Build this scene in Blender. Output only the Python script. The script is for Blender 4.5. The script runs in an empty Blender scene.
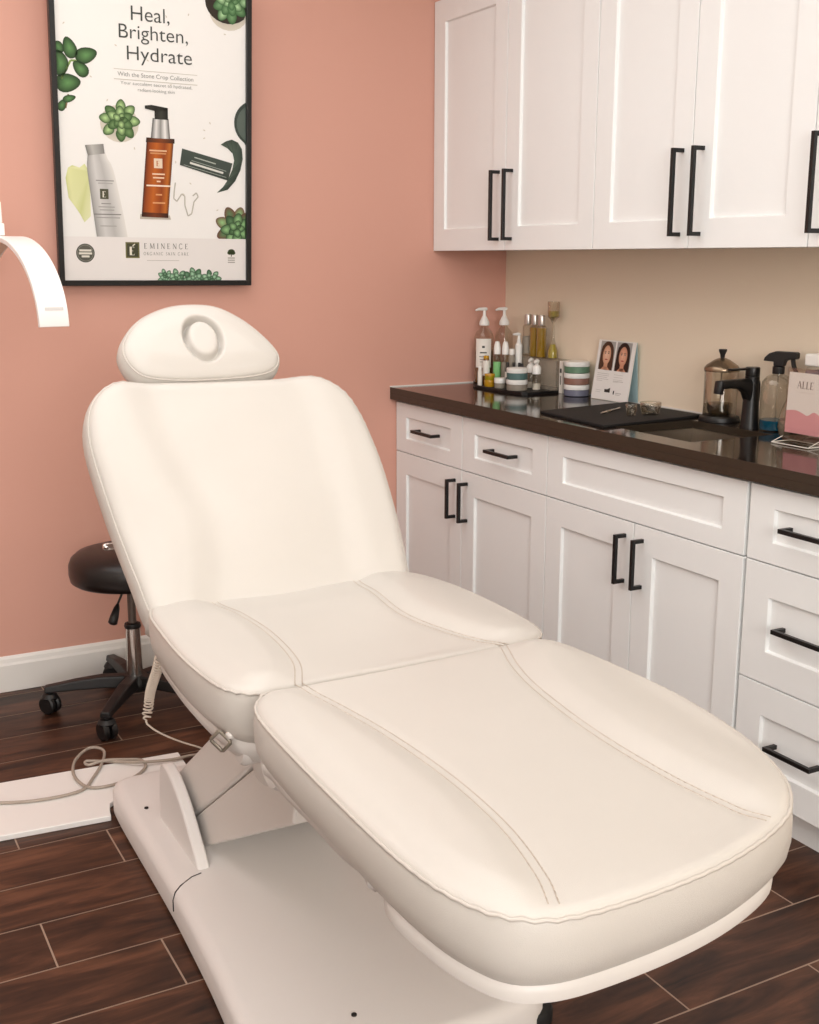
import bpy, bmesh, math, random
import numpy as np
from mathutils import Vector, Matrix
random.seed(7)
SC = bpy.context.scene
COL = SC.collection
PI = math.pi

# ------------------------------------------------------------------ colours / materials
def lin(h):
    h = h.lstrip('#')
    out = []
    for i in (0, 2, 4):
        c = int(h[i:i+2], 16) / 255
        out.append(c/12.92 if c <= .04045 else ((c+.055)/1.055)**2.4)
    return (*out, 1)

def mat(name, color, rough=.5, metal=0, bump=0, bscale=200, var=0, vscale=8, spec=.5, coat=0, emit=0, trans=0):
    m = bpy.data.materials.new(name); m.use_nodes = True
    nt = m.node_tree; b = nt.nodes['Principled BSDF']
    c = lin(color) if isinstance(color, str) else (*color, 1)
    b.inputs['Base Color'].default_value = c
    b.inputs['Roughness'].default_value = rough
    b.inputs['Metallic'].default_value = metal
    b.inputs['Specular IOR Level'].default_value = spec
    b.inputs['Coat Weight'].default_value = coat
    b.inputs['Transmission Weight'].default_value = trans
    if emit:
        b.inputs['Emission Color'].default_value = c
        b.inputs['Emission Strength'].default_value = emit
    tc = nt.nodes.new('ShaderNodeTexCoord')
    if bump:
        n = nt.nodes.new('ShaderNodeTexNoise'); n.inputs['Scale'].default_value = bscale
        n.inputs['Detail'].default_value = 4
        nt.links.new(tc.outputs['Object'], n.inputs['Vector'])
        bp = nt.nodes.new('ShaderNodeBump'); bp.inputs['Strength'].default_value = bump
        bp.inputs['Distance'].default_value = .002
        nt.links.new(n.outputs['Fac'], bp.inputs['Height'])
        nt.links.new(bp.outputs['Normal'], b.inputs['Normal'])
    if var:
        n = nt.nodes.new('ShaderNodeTexNoise'); n.inputs['Scale'].default_value = vscale
        n.inputs['Detail'].default_value = 5
        nt.links.new(tc.outputs['Object'], n.inputs['Vector'])
        r = nt.nodes.new('ShaderNodeValToRGB')
        r.color_ramp.elements[0].position = .3; r.color_ramp.elements[1].position = .7
        r.color_ramp.elements[0].color = (c[0]*(1-var), c[1]*(1-var), c[2]*(1-var), 1)
        r.color_ramp.elements[1].color = (min(1, c[0]*(1+var)), min(1, c[1]*(1+var)), min(1, c[2]*(1+var)), 1)
        nt.links.new(n.outputs['Fac'], r.inputs['Fac'])
        nt.links.new(r.outputs['Color'], b.inputs['Base Color'])
    return m

def clear(name, tint, gloss=.08, mixmin=.03, rough=.02):
    """thin clear plastic / glass: tinted transparency under a fresnel reflection"""
    m = bpy.data.materials.new(name); m.use_nodes = True
    nt = m.node_tree; nt.nodes.clear()
    o = nt.nodes.new('ShaderNodeOutputMaterial'); t = nt.nodes.new('ShaderNodeBsdfTransparent')
    g = nt.nodes.new('ShaderNodeBsdfGlossy'); mx = nt.nodes.new('ShaderNodeMixShader')
    lw = nt.nodes.new('ShaderNodeLayerWeight'); lw.inputs['Blend'].default_value = .35
    ma = nt.nodes.new('ShaderNodeMath'); ma.operation = 'MULTIPLY_ADD'
    ma.inputs[1].default_value = gloss*5; ma.inputs[2].default_value = mixmin
    t.inputs['Color'].default_value = lin(tint); g.inputs['Roughness'].default_value = rough
    g.inputs['Color'].default_value = (.8, .78, .75, 1)
    nt.links.new(lw.outputs['Facing'], ma.inputs[0]); nt.links.new(ma.outputs[0], mx.inputs[0])
    nt.links.new(t.outputs[0], mx.inputs[1]); nt.links.new(g.outputs[0], mx.inputs[2])
    nt.links.new(mx.outputs[0], o.inputs['Surface'])
    return m

def attr_mat(name, rough=.5, coat=0, spec=.5):
    m = bpy.data.materials.new(name); m.use_nodes = True
    nt = m.node_tree; b = nt.nodes['Principled BSDF']
    a = nt.nodes.new('ShaderNodeAttribute'); a.attribute_name = 'Col'
    nt.links.new(a.outputs['Color'], b.inputs['Base Color'])
    b.inputs['Roughness'].default_value = rough; b.inputs['Coat Weight'].default_value = coat
    b.inputs['Coat Roughness'].default_value = .05
    b.inputs['Specular IOR Level'].default_value = spec
    return m

M = dict(
    pink=mat('pink_paint', '#D5A190', .55, bump=.15, bscale=400, spec=.3),
    beige=mat('beige_paint', '#EFE0CA', .55, bump=.15, bscale=400, spec=.3),
    ceil=mat('ceiling_paint', '#EFEAE4', .8),
    trim=mat('trim_paint', '#E6E2DC', .4, bump=.1),
    cab=mat('cabinet_white', '#F0F2F1', .38, bump=.05, bscale=300),
    cabin=mat('cabinet_shadow', '#B9B4AC', .6),
    black=mat('black_metal', '#0B0A0A', .38, spec=.45),
    blackpl=mat('black_plastic', '#121010', .45),
    vinyl=mat('black_vinyl', '#150E0D', .33, bump=.2, bscale=300),
    stone=mat('brown_quartz', '#29211C', .09, var=.12, vscale=260, spec=.5),
    stoneedge=mat('quartz_edge', '#32291F', .3, var=.1, vscale=260),
    steel=mat('stainless', '#B0A598', .36, metal=1, bump=.1, bscale=500),
    chrome=mat('chrome', '#C9C6C2', .12, metal=1),
    leather=mat('white_vinyl', '#CDC8C1', .36, bump=.22, bscale=900, var=.015, vscale=5, spec=.45),
    thread=mat('stitch_thread', '#C0B3A6', .7),
    piping=mat('vinyl_piping', '#CAC3BB', .4),
    shell=mat('grey_white_plastic', '#DFD9D3', .42, bump=.15, bscale=600),
    shellw=mat('white_plastic', '#D8D3CE', .4),
    base=mat('base_plastic', '#E3DEDA', .45, bump=.2, bscale=700),
    dark=mat('dark_gap', '#1A1513', .8),
    whitepl=mat('gloss_white_plastic', '#EFEDE8', .3),
    board=mat('white_board', '#F0EDE9', .35),
    cable=mat('grey_cable', '#A79A8D', .5),
    coil=mat('cream_cable', '#D9CDBE', .45),
    label=mat('white_label', '#E9E4DB', .6),
    labelgrey=mat('grey_label', '#8E8578', .6),
    amber=mat('amber_liquid', '#8A5A12', .12, trans=.35),
    oil=mat('golden_oil', '#B9930F', .12, trans=.35),
    yellow=mat('yellow_liquid', '#C0AE1C', .15, trans=.3),
    blue=mat('blue_liquid', '#0D6C93', .12, trans=.3),
    green=mat('green_label', '#7FC07A', .5),
    teal=mat('teal_band', '#4F6E6C', .5),
    sage=mat('sage_band', '#5E7F66', .5),
    brown=mat('brown_band', '#8A6355', .5),
    slate=mat('slate_band', '#6A6B7C', .5),
    gold=mat('amber_jar', '#B98A1C', .25),
    silver=mat('silver_cap', '#C8C2BC', .3, metal=.85),
    bronze=mat('smoked_steel', '#8E7B66', .25, metal=.8),
    glass=clear('clear_glass', '#F3F1EC', .12, .04),
    smoke=mat('smoked_acrylic', '#B8AC9B', .15),
    acryl=clear('clear_acrylic', '#F8F7F5', .04, .03),
    cardblue=mat('pale_blue_card', '#A9C4C9', .5),
    print_=attr_mat('printed_paper', .45, coat=.0, spec=.3),
    poster=attr_mat('poster_print', .35, coat=.15, spec=.3),
    ink=mat('dark_ink', '#3A3F3B', .6),
    inkgrey=mat('grey_ink', '#8F8F8A', .6),
    lampw=mat('lamp_white', '#F3F1EE', .35),
    diffuser=mat('lamp_diffuser', '#E8D2BC', .5),
    rubber=mat('black_rubber', '#0D0C0C', .7),
)

M['smoke'].node_tree.nodes['Principled BSDF'].inputs['Alpha'].default_value = .42

# ------------------------------------------------------------------ object helpers
def make_obj(name, verts, faces, m, parent=None, smooth=False, cols=None, bevel=0, seg=2, auto=None, subsurf=0):
    me = bpy.data.meshes.new(name)
    off = Vector((0, 0, 0))
    if parent is not None:
        off = root_world(parent)
    me.from_pydata([tuple(Vector(v) - off) for v in verts], [], faces)
    me.validate()
    bm = bmesh.new(); bm.from_mesh(me)
    bmesh.ops.recalc_face_normals(bm, faces=bm.faces); bm.to_mesh(me); bm.free()
    o = bpy.data.objects.new(name, me); COL.objects.link(o)
    if isinstance(m, (list, tuple)):
        for q in m: me.materials.append(q)
    else: me.materials.append(m)
    if cols is not None:
        a = me.color_attributes.new('Col', 'FLOAT_COLOR', 'CORNER')
        for p in me.polygons:
            for li in p.loop_indices:
                a.data[li].color = cols[me.loops[li].vertex_index]
    if smooth:
        for p in me.polygons: p.use_smooth = True
    if bevel:
        b = o.modifiers.new('bev', 'BEVEL'); b.width = bevel; b.segments = seg; b.limit_method = 'ANGLE'
        b.angle_limit = math.radians(35)
    if subsurf:
        s = o.modifiers.new('sub', 'SUBSURF'); s.levels = subsurf; s.render_levels = subsurf
    if auto:
        for p in me.polygons: p.use_smooth = True
        try: me.set_sharp_from_angle(angle=math.radians(auto))
        except Exception: pass
    if parent is not None: o.parent = parent
    return o

def root_world(p):
    v = Vector((0, 0, 0))
    while p is not None:
        v = v + Vector(p.location); p = p.parent
    return v

class G:
    """collects geometry (world coordinates) for one mesh"""
    def __init__(s): s.v = []; s.f = []; s.c = []
    def add(s, vs, fs):
        n = len(s.v); s.v += [tuple(v) for v in vs]; s.f += [tuple(i+n for i in f) for f in fs]; return s
    def box(s, x0, x1, y0, y1, z0, z1, T=None):
        vs = [(x, y, z) for x in (x0, x1) for y in (y0, y1) for z in (z0, z1)]
        if T is not None: vs = [tuple(T @ Vector(v)) for v in vs]
        return s.add(vs, [(0, 1, 3, 2), (4, 6, 7, 5), (0, 4, 5, 1), (2, 3, 7, 6), (0, 2, 6, 4), (1, 5, 7, 3)])
    def prism(s, poly, lo, hi, axis='z'):
        n = len(poly); P = {'z': lambda a, b, h: (a, b, h), 'x': lambda a, b, h: (h, a, b), 'y': lambda a, b, h: (a, h, b)}[axis]
        vs = [P(a, b, lo) for a, b in poly] + [P(a, b, hi) for a, b in poly]
        fs = [tuple(range(n))[::-1], tuple(range(n, 2*n))] + [(i, (i+1) % n, n+(i+1) % n, n+i) for i in range(n)]
        return s.add(vs, fs)
    def lathe(s, prof, cx=0, cy=0, n=32, T=None, sx=1, sy=1):
        vs = []; fs = []
        for r, z in prof:
            for k in range(n):
                a = 2*PI*k/n; vs.append((cx+r*math.cos(a)*sx, cy+r*math.sin(a)*sy, z))
        m = len(prof)
        for i in range(m-1):
            for k in range(n):
                k2 = (k+1) % n; fs.append((i*n+k, i*n+k2, (i+1)*n+k2, (i+1)*n+k))
        if prof[0][0] > 1e-5: fs.append(tuple(range(n))[::-1])
        if prof[-1][0] > 1e-5: fs.append(tuple(range((m-1)*n, m*n)))
        if T is not None: vs = [tuple(T @ Vector(v)) for v in vs]
        return s.add(vs, fs)
    def tube(s, pts, r, n=10, closed=False):
        pts = [Vector(p) for p in pts]; m = len(pts); vs = []; fs = []
        rr = r if isinstance(r, (list, tuple)) else [r]*m
        up = None
        for i, p in enumerate(pts):
            a = pts[(i-1) % m] if (closed or i > 0) else p
            b = pts[(i+1) % m] if (closed or i < m-1) else p
            t = (b-a)
            if t.length < 1e-9: t = Vector((0, 0, 1))
            t.normalize()
            if up is None:
                up = Vector((0, 0, 1)) if abs(t.z) < .9 else Vector((1, 0, 0))
            up = (up - t*up.dot(t))
            if up.length < 1e-6: up = t.orthogonal()
            up.normalize(); w = t.cross(up)
            for k in range(n):
                an = 2*PI*k/n; vs.append(p + (up*math.cos(an)+w*math.sin(an))*rr[i])
        for i in range(m if closed else m-1):
            j = (i+1) % m
            for k in range(n):
                k2 = (k+1) % n; fs.append((i*n+k, i*n+k2, j*n+k2, j*n+k))
        if not closed: fs += [tuple(range(n))[::-1], tuple(range((m-1)*n, m*n))]
        return s.add(vs, fs)
    def obj(s, name, m, parent=None, **k):
        return make_obj(name, s.v, s.f, m, parent, **k)

def tag(o, label=None, cat=None, group=None, kind=None):
    if label: o['label'] = label
    if cat: o['category'] = cat
    if group: o['group'] = group
    if kind: o['kind'] = kind
    return o
def thing(name, label, cat, loc, group=None):
    o = bpy.data.objects.new(name, None); COL.objects.link(o); o.location = loc; o.empty_display_size = .05
    return tag(o, label, cat, group)
def struct(o): o['kind'] = 'structure'; return o
def copy_tree(o, parent=None):
    c = o.copy(); COL.objects.link(c)
    if parent is not None: c.parent = parent
    for ch in [q for q in o.children]: copy_tree(ch, c)
    return c

def catmull(pts, per=8, closed=False):
    P = [np.array(p, float) for p in pts]; n = len(P); out = []
    rng = range(n) if closed else range(n-1)
    for i in rng:
        p0 = P[(i-1) % n] if (closed or i > 0) else 2*P[0]-P[1]
        p1 = P[i]; p2 = P[(i+1) % n]
        p3 = P[(i+2) % n] if (closed or i < n-2) else 2*P[-1]-P[-2]
        for k in range(per):
            t = k/per
            out.append(.5*((2*p1)+(-p0+p2)*t+(2*p0-5*p1+4*p2-p3)*t*t+(-p0+3*p1-3*p2+p3)*t**3))
    if not closed: out.append(P[-1])
    return out
def resample(pts, n, closed=True):
    P = np.array(pts, float)
    if closed: P = np.vstack([P, P[:1]])
    d = np.r_[0, np.cumsum(np.linalg.norm(np.diff(P, axis=0), axis=1))]
    t = np.linspace(0, d[-1], n+1)[:-1] if closed else np.linspace(0, d[-1], n)
    return np.stack([np.interp(t, d, P[:, k]) for k in range(P.shape[1])], 1)
def seg_dist(P, L, closed):
    L = np.array(L, float)
    A = L; B = np.roll(L, -1, 0)
    if not closed: A = L[:-1]; B = L[1:]
    d = B-A; dd = (d*d).sum(1)+1e-12
    v = P[:, None, :]-A[None]; t = np.clip((v*d[None]).sum(2)/dd, 0, 1)
    q = v-t[..., None]*d[None]
    return np.sqrt((q*q).sum(2)).min(1)

# ------------------------------------------------------------------ the room
XW, YB = -3.75, -6.9     # left wall, wall behind the camera
ZC = 2.62
def plank_floor():
    vs = []; fs = []; cols = []
    def quad(x0, x1, y0, y1, z, c):
        n = len(vs); vs.extend([(x0, y0, z), (x1, y0, z), (x1, y1, z), (x0, y1, z)]); fs.append((n, n+1, n+2, n+3)); cols.extend([c]*4)
    quad(XW, 0, YB, 0, -.001, (0, 0, 1, 1))
    W = .17333; Lp = .915; g = .0019
    ends = {0: -1.84, -1: -2.046, 1: -2.40, 2: -2.065, 3: -1.857, 4: -2.3, 5: -.608, 6: -1.055, 7: -.75}
    k0 = -7
    for k in range(-7, 36):
        yt = -1.091-k*W; yb = yt-W
        if yt <= YB: break
        if yb >= 0: continue
        yt2 = min(yt, 0); yb2 = max(yb, YB)
        e = ends.get(k, -1.2+((k*0.377) % 1)*Lp)
        x = e-Lp*math.ceil((e-XW)/Lp)
        while x < 0:
            x0 = max(x, XW); x1 = min(x+Lp, 0)
            if x1 > x0+.01:
                rnd = random.random(); quad(x0+g, x1-g, yb2+g, yt2-g, 0, (rnd, random.random(), 0, 1))
            x += Lp
    o = make_obj('floor', vs, fs, None and 0 or floor_mat(), cols=cols)
    return struct(o)
def floor_mat():
    m = bpy.data.materials.new('wood_look_tile'); m.use_nodes = True; nt = m.node_tree; b = nt.nodes['Principled BSDF']
    a = nt.nodes.new('ShaderNodeAttribute'); a.attribute_name = 'Col'
    sp = nt.nodes.new('ShaderNodeSeparateColor'); nt.links.new(a.outputs['Color'], sp.inputs[0])
    tc = nt.nodes.new('ShaderNodeTexCoord'); mp = nt.nodes.new('ShaderNodeMapping')
    mp.inputs['Scale'].default_value = (3.5, 20, 1)
    cb = nt.nodes.new('ShaderNodeCombineXYZ')
    mu = nt.nodes.new('ShaderNodeMath'); mu.operation = 'MULTIPLY'; mu.inputs[1].default_value = 37
    nt.links.new(sp.outputs[0], mu.inputs[0]); nt.links.new(mu.outputs[0], cb.inputs[0]); nt.links.new(mu.outputs[0], cb.inputs[2])
    nt.links.new(tc.outputs['Object'], mp.inputs['Vector']); nt.links.new(cb.outputs[0], mp.inputs['Location'])
    n = nt.nodes.new('ShaderNodeTexNoise'); n.inputs['Scale'].default_value = 1; n.inputs['Detail'].default_value = 8
    n.inputs['Roughness'].default_value = .62; n.inputs['Distortion'].default_value = .6
    nt.links.new(mp.outputs[0], n.inputs['Vector'])
    r = nt.nodes.new('ShaderNodeValToRGB'); e = r.color_ramp.elements
    e[0].position = .33; e[0].color = lin('#1C0F0A'); e[1].position = .70; e[1].color = lin('#6B4430')
    x = e.new(.48); x.color = lin('#402619')
    nt.links.new(n.outputs['Fac'], r.inputs['Fac'])
    # big soft blotches
    n2 = nt.nodes.new('ShaderNodeTexNoise'); n2.inputs['Scale'].default_value = 3.5; n2.inputs['Detail'].default_value = 2
    nt.links.new(tc.outputs['Object'], n2.inputs['Vector'])
    br = nt.nodes.new('ShaderNodeMath'); br.operation = 'MULTIPLY_ADD'; br.inputs[1].default_value = .28; br.inputs[2].default_value = .60
    nt.links.new(sp.outputs[1], br.inputs[0])
    ad = nt.nodes.new('ShaderNodeMath'); ad.operation = 'MULTIPLY_ADD'; ad.inputs[1].default_value = .55
    nt.links.new(n2.outputs['Fac'], ad.inputs[0]); nt.links.new(br.outputs[0], ad.inputs[2])
    vm = nt.nodes.new('ShaderNodeVectorMath'); vm.operation = 'SCALE'
    nt.links.new(r.outputs['Color'], vm.inputs[0]); nt.links.new(ad.outputs[0], vm.inputs['Scale'])
    lt = nt.nodes.new('ShaderNodeMath'); lt.operation = 'GREATER_THAN'; lt.inputs[1].default_value = .5
    nt.links.new(sp.outputs[2], lt.inputs[0])
    mx = nt.nodes.new('ShaderNodeMix'); mx.data_type = 'RGBA'
    nt.links.new(lt.outputs[0], mx.inputs['Factor']); nt.links.new(vm.outputs[0], mx.inputs['A'])
    mx.inputs['B'].default_value = lin('#A8917F')
    nt.links.new(mx.outputs['Result'], b.inputs['Base Color'])
    b.inputs['Roughness'].default_value = .42; b.inputs['Specular IOR Level'].default_value = .35
    bp = nt.nodes.new('ShaderNodeBump'); bp.inputs['Strength'].default_value = .15; bp.inputs['Distance'].default_value = .002
    nt.links.new(n.outputs['Fac'], bp.inputs['Height']); nt.links.new(bp.outputs[0], b.inputs['Normal'])
    return m
plank_floor()
struct(G().box(XW, .1, 0, .1, -.02, ZC).obj('wall_back', M['pink']))
struct(G().box(0, .1, YB, 0, -.02, ZC).obj('wall_right', M['beige']))
struct(G().box(XW-.1, XW, YB, .1, -.02, ZC).obj('wall_left', M['ceil']))
struct(G().box(XW-.1, .1, YB-.1, YB, -.02, ZC).obj('wall_front', M['ceil']))
struct(G().box(XW-.1, .1, YB-.1, .1, ZC, ZC+.1).obj('ceiling', M['ceil']))
bb = [(0, 0), (-.015, 0), (-.015, .088), (-.011, .096), (-.009, .108), (-.003, .117), (0, .117)]
struct(G().prism([(y, z) for y, z in bb], XW, -.45, 'x').obj('baseboard_back', M['trim'], bevel=.0015))
struct(G().prism([(XW-x, z) for x, z in bb], YB, -.016, 'y').obj('baseboard_left', M['trim'], bevel=.0015))
# caulk line above the worktop, along the pink wall and the beige wall
struct(G().box(-.492, -.004, -.004, 0, .914, .918).box(-.004, 0, -2.4, -.004, .914, .918).obj('trim_1', M['trim']))

# ------------------------------------------------------------------ cabinets
XF = -.4674; XC = -.4915; XU = -.3156
def shaker(y0, y1, z0, z1, xf, st, th=.019, rec=.009, stz=None):
    """y0 > y1 (away -> near); front faces -x"""
    stz = stz or st; g = G(); ch = .003
    o = [(y0, z0), (y1, z0), (y1, z1), (y0, z1)]
    i = [(y0-st, z0+stz), (y1+st, z0+stz), (y1+st, z1-stz), (y0-st, z1-stz)]
    j = [(y0-st-ch, z0+stz+ch), (y1+st+ch, z0+stz+ch), (y1+st+ch, z1-stz-ch), (y0-st-ch, z1-stz-ch)]
    v = [(xf+th, *p) for p in o]+[(xf, *p) for p in o]+[(xf, *p) for p in i]+[(xf+rec, *p) for p in j]
    f = [(0, 1, 2, 3), (12, 13, 14, 15)]
    for a in (0, 4, 8):
        for k in range(4): f.append((a+k, a+(k+1) % 4, a+4+(k+1) % 4, a+4+k))
    return g.add(v, f)
def bar_handle(cx, cy, cz, length, vertical, xf):
    g = G(); s = .0052; so = .032; h = length/2
    if vertical:
        g.box(xf-so-s, xf-so+s, cy-s, cy+s, cz-h, cz+h)
        for q in (-1, 1): g.box(xf-so+s, xf+.001, cy-s, cy+s, cz+q*(h-s)-s, cz+q*(h-s)+s)
    else:
        g.box(xf-so-s, xf-so+s, cy-h, cy+h, cz-s, cz+s)
        for q in (-1, 1): g.box(xf-so+s, xf+.001, cy+q*(h-s)-s, cy+q*(h-s)+s, cz-s, cz+s)
    return g
GP = .0016
def door(root, y0, y1, z0, z1, xf, hy, hz, hl, st=.077):
    d = shaker(y0-GP, y1+GP, z0+GP, z1-GP, xf, st).obj('door', M['cab'], root, bevel=.0012)
    if hy is not None: bar_handle(0, hy, hz, hl, True, xf).obj('handle', M['black'], d, bevel=.0008)
    return d
def drawer(root, y0, y1, z0, z1, xf, hy, hl, st=.077, stz=.05, name='drawer'):
    d = shaker(y0-GP, y1+GP, z0+GP, z1-GP, xf, st, stz=stz).obj(name, M['cab'], root, bevel=.0012)
    if hy is not None: bar_handle(0, hy, (z0+z1)/2+.003, hl, False, xf).obj('handle', M['black'], d, bevel=.0008)
    return d
def base_carcass(root, y0, y1):
    G().box(XF+.019, -.003, y1+.0005, y0-.0005, .11, .868).obj('carcass', M['cab'], root)
    G().box(-.385, -.003, y1+.0005, y0-.0005, .0, .11).obj('toe_kick', M['cab'], root)
S0, S1, S2, S3, S4 = -.003, -.4747, -.9637, -1.7791, -2.178
ZT = .863; ZD = .6815; ZB = .11
a = thing('base_cabinet', 'white two-drawer, two-door base cabinet against the pink wall', 'cabinet', (-.25, S2/2, 0))
base_carcass(a, S0, S2)
drawer(a, S0, S1, ZD, ZT, XF, -.2525, .145); drawer(a, S1, S2, ZD, ZT, XF, -.734, .143)
door(a, S0, S1, ZB, ZD, XF, -.430, .578, .135); door(a, S1, S2, ZB, ZD, XF, -.509, .578, .135)
b = thing('sink_cabinet', 'white base cabinet under the sink with wide false front and two doors', 'cabinet', (-.25, (S2+S3)/2, 0))
sg = G().box(XF+.019, XF+.035, S3+.0005, S2-.0005, .11, .868).box(-.02, -.003, S3+.0005, S2-.0005, .11, .868)
sg.box(XF+.035, -.02, S3+.0005, S3+.018, .11, .868).box(XF+.035, -.02, S2-.018, S2-.0005, .11, .868).box(XF+.035, -.02, S3+.018, S2-.018, .11, .128)
sg.obj('carcass', M['cab'], b); G().box(-.385, -.003, S3+.0005, S2-.0005, 0, .11).obj('toe_kick', M['cab'], b)
drawer(b, S2, S3+.0035, ZD, ZT, XF, None, 0, name='false_front')
MID = (S2+S3)/2
door(b, S2, MID, ZB, ZD, XF, MID+.036, .577, .137); door(b, MID, S3+.0035, ZB, ZD, XF, MID-.037, .577, .137)
c = thing('drawer_cabinet', 'white three-drawer base cabinet at the right end of the worktop', 'cabinet', (-.25, (S3+S4)/2, 0))
base_carcass(c, S3, S4)
drawer(c, S3-.0045, S4, ZD, ZT, XF, -1.981, .142, stz=.05)
drawer(c, S3-.0045, S4, .3913, ZD, XF, -1.981, .142, stz=.078); drawer(c, S3-.0045, S4, ZB, .3913, XF, -1.981, .142, stz=.077)

U1, U2, U3, U4, U5 = -.4735, -.9448, -1.353, -1.759, -2.17
ZU, ZUT = 1.3953, 2.237
def upper(y0, y1, label, doors):
    r = thing('wall_cabinet', label, 'cabinet', (-.16, (y0+y1)/2, ZU))
    G().box(XU+.019, -.003, y1+.0005, y0-.0005, ZU+.004, ZUT).obj('carcass', M['cab'], r)
    for q in doors: door(r, *q[:2], ZU, ZUT, XU, q[2], 1.5385, .222, st=.074)
upper(S0, U2, 'white two-door wall cabinet against the pink wall, above the bottles', [(S0, U1, U1+.039), (U1, U2, U1-.039)])
upper(U2, U4, 'white two-door wall cabinet in the middle, above the sink', [(U2, U3, U3+.036), (U3, U4, U3-.041)])
upper(U4, U5, 'white wall cabinet cut off by the right edge of the photo', [(U4, U5, U4-.028)])

# worktop with the sink cut out
def worktop():
    x = [XC, -.41, -.125, -.001]; y = [-2.20, -1.51, -1.197, -.001]; z0, z1 = .8925, .914
    vs = []; fs = []
    idx = {}
    for k, z in enumerate((z0, z1)):
        for i, xx in enumerate(x):
            for j, yy in enumerate(y):
                idx[i, j, k] = len(vs); vs.append((xx, yy, z))
    for i in range(3):
        for j in range(3):
            if (i, j) == (1, 1): continue
            for k in (0, 1):
                fs.append((idx[i, j, k], idx[i+1, j, k], idx[i+1, j+1, k], idx[i, j+1, k]))
    def wall(a, b): fs.append((idx[a[0], a[1], 0], idx[b[0], b[1], 0], idx[b[0], b[1], 1], idx[a[0], a[1], 1]))
    for i in range(3): wall((i, 0), (i+1, 0)); wall((i, 3), (i+1, 3)); wall((0, i), (0, i+1)); wall((3, i), (3, i+1))
    for p, q in (((1, 1), (2, 1)), ((2, 1), (2, 2)), ((2, 2), (1, 2)), ((1, 2), (1, 1))): wall(p, q)
    for (xa, xb, ya, yb) in ((XC, XC+.022, -2.20, -.001),):
        n = len(vs); vs += [(x_, y_, z_) for x_ in (xa, xb) for y_ in (ya, yb) for z_ in (.8702, .8925)]
        fs += [tuple(n+i for i in f) for f in ((0, 1, 3, 2), (4, 6, 7, 5), (0, 4, 5, 1), (2, 3, 7, 6), (0, 2, 6, 4), (1, 5, 7, 3))]
    o = make_obj('worktop', vs, fs, [M['stone'], M['stoneedge']])
    for p in o.data.polygons:
        if abs(p.normal.z) < .5: p.material_index = 1
    bv = o.modifiers.new('b', 'BEVEL'); bv.width = .0006; bv.segments = 2; bv.limit_method = 'ANGLE'
    return tag(o, 'glossy dark brown quartz worktop running over the base cabinets', 'countertop')
worktop()
# sink
def sink():
    r = thing('sink', 'stainless steel undermount sink set in the dark worktop beside the black faucet', 'sink', (-.2675, -1.3535, .66))
    g = G()
    x0, x1, y0, y1 = -.404, -.131, -1.504, -1.203; zt = .892; zb = .71; t = .0015
    i = [(x0, y0), (x1, y0), (x1, y1), (x0, y1)]; lip = [(x0-.02, y0-.02), (x1+.02, y0-.02), (x1+.02, y1+.02), (x0-.02, y1+.02)]
    vs = [(*p, zt) for p in lip]+[(*p, zt) for p in i]+[(*p, zb) for p in i]
    fs = []
    for a_ in (0, 4):
        for k in range(4): fs.append((a_+k, a_+(k+1) % 4, a_+4+(k+1) % 4, a_+4+k))
    fs.append((8, 9, 10, 11)); g.add(vs, fs)
    o = g.obj('basin', M['steel'], r)
    G().lathe([(0, zb+.001), (.038, zb+.001), (.042, zb+.004), (.03, zb+.006), (0, zb+.003)], -.2675, -1.35, 24).obj('drain', M['chrome'], r, smooth=True)
sink()
# faucet
def faucet():
    fx, fy = -.092, -1.388
    r = thing('faucet', 'matte black single-lever faucet standing behind the sink', 'faucet', (fx, fy, .914))
    G().lathe([(0, .914), (.026, .914), (.026, .918), (.0245, .922), (.0200, 1.03), (.0195, 1.05), (.0195, 1.056), (0, 1.056)], fx, fy, 32).obj('body', M['black'], r, auto=40)
    sp = G(); prof = [(0.010, 1.022, .017, .022), (-.03, 1.030, .013, .015), (-.075, 1.031, .012, .012), (-.105, 1.029, .012, .012), (-.122, 1.018, .012, .013), (-.128, 1.006, .0125, .012)]
    vs = []; fs = []
    ctr = [(.015, 1.014, .0175, .036), (-.018, 1.020, .0165, .032), (-.03, 1.032, .0155, .0195), (-.05, 1.0375, .0145, .0135), (-.085, 1.039, .014, .0115), (-.118, 1.038, .014, .0115)]
    ring = 16
    for dx, zc, hw, hh in ctr:
        for k in range(ring):
            a_ = 2*PI*k/ring; ca, sa = math.cos(a_), math.sin(a_)
            vs.append((fx+dx, fy+hw*math.copysign(abs(ca)**.5, ca), zc+hh*math.copysign(abs(sa)**.5, sa)))
    for i in range(len(ctr)-1):
        for k in range(ring): fs.append((i*ring+k, i*ring+(k+1) % ring, (i+1)*ring+(k+1) % ring, (i+1)*ring+k))
    fs += [tuple(range(ring)), tuple(range((len(ctr)-1)*ring, len(ctr)*ring))]
    G().add(vs, fs).obj('spout', M['black'], r, auto=50)
    T = Matrix.Translation((fx-.117, fy, 1.034)) @ Matrix.Rotation(math.radians(12), 4, 'Y')
    G().lathe([(0, -.021), (.0115, -.021), (.0125, -.019), (.0145, .013), (0, .013)], 0, 0, 24, T).obj('aerator', M['blackpl'], r, auto=40)
    G().lathe([(0, 1.0565), (.0185, 1.0565), (.0195, 1.059), (.0195, 1.079), (.0185, 1.0815), (0, 1.0815)], fx, fy, 32).obj('lever_cap', M['black'], r, auto=40)
    G().box(fx-.085, fx, fy-.009, fy+.009, 1.0745, 1.0805).obj('lever', M['black'], r, bevel=.002)
faucet()

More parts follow.
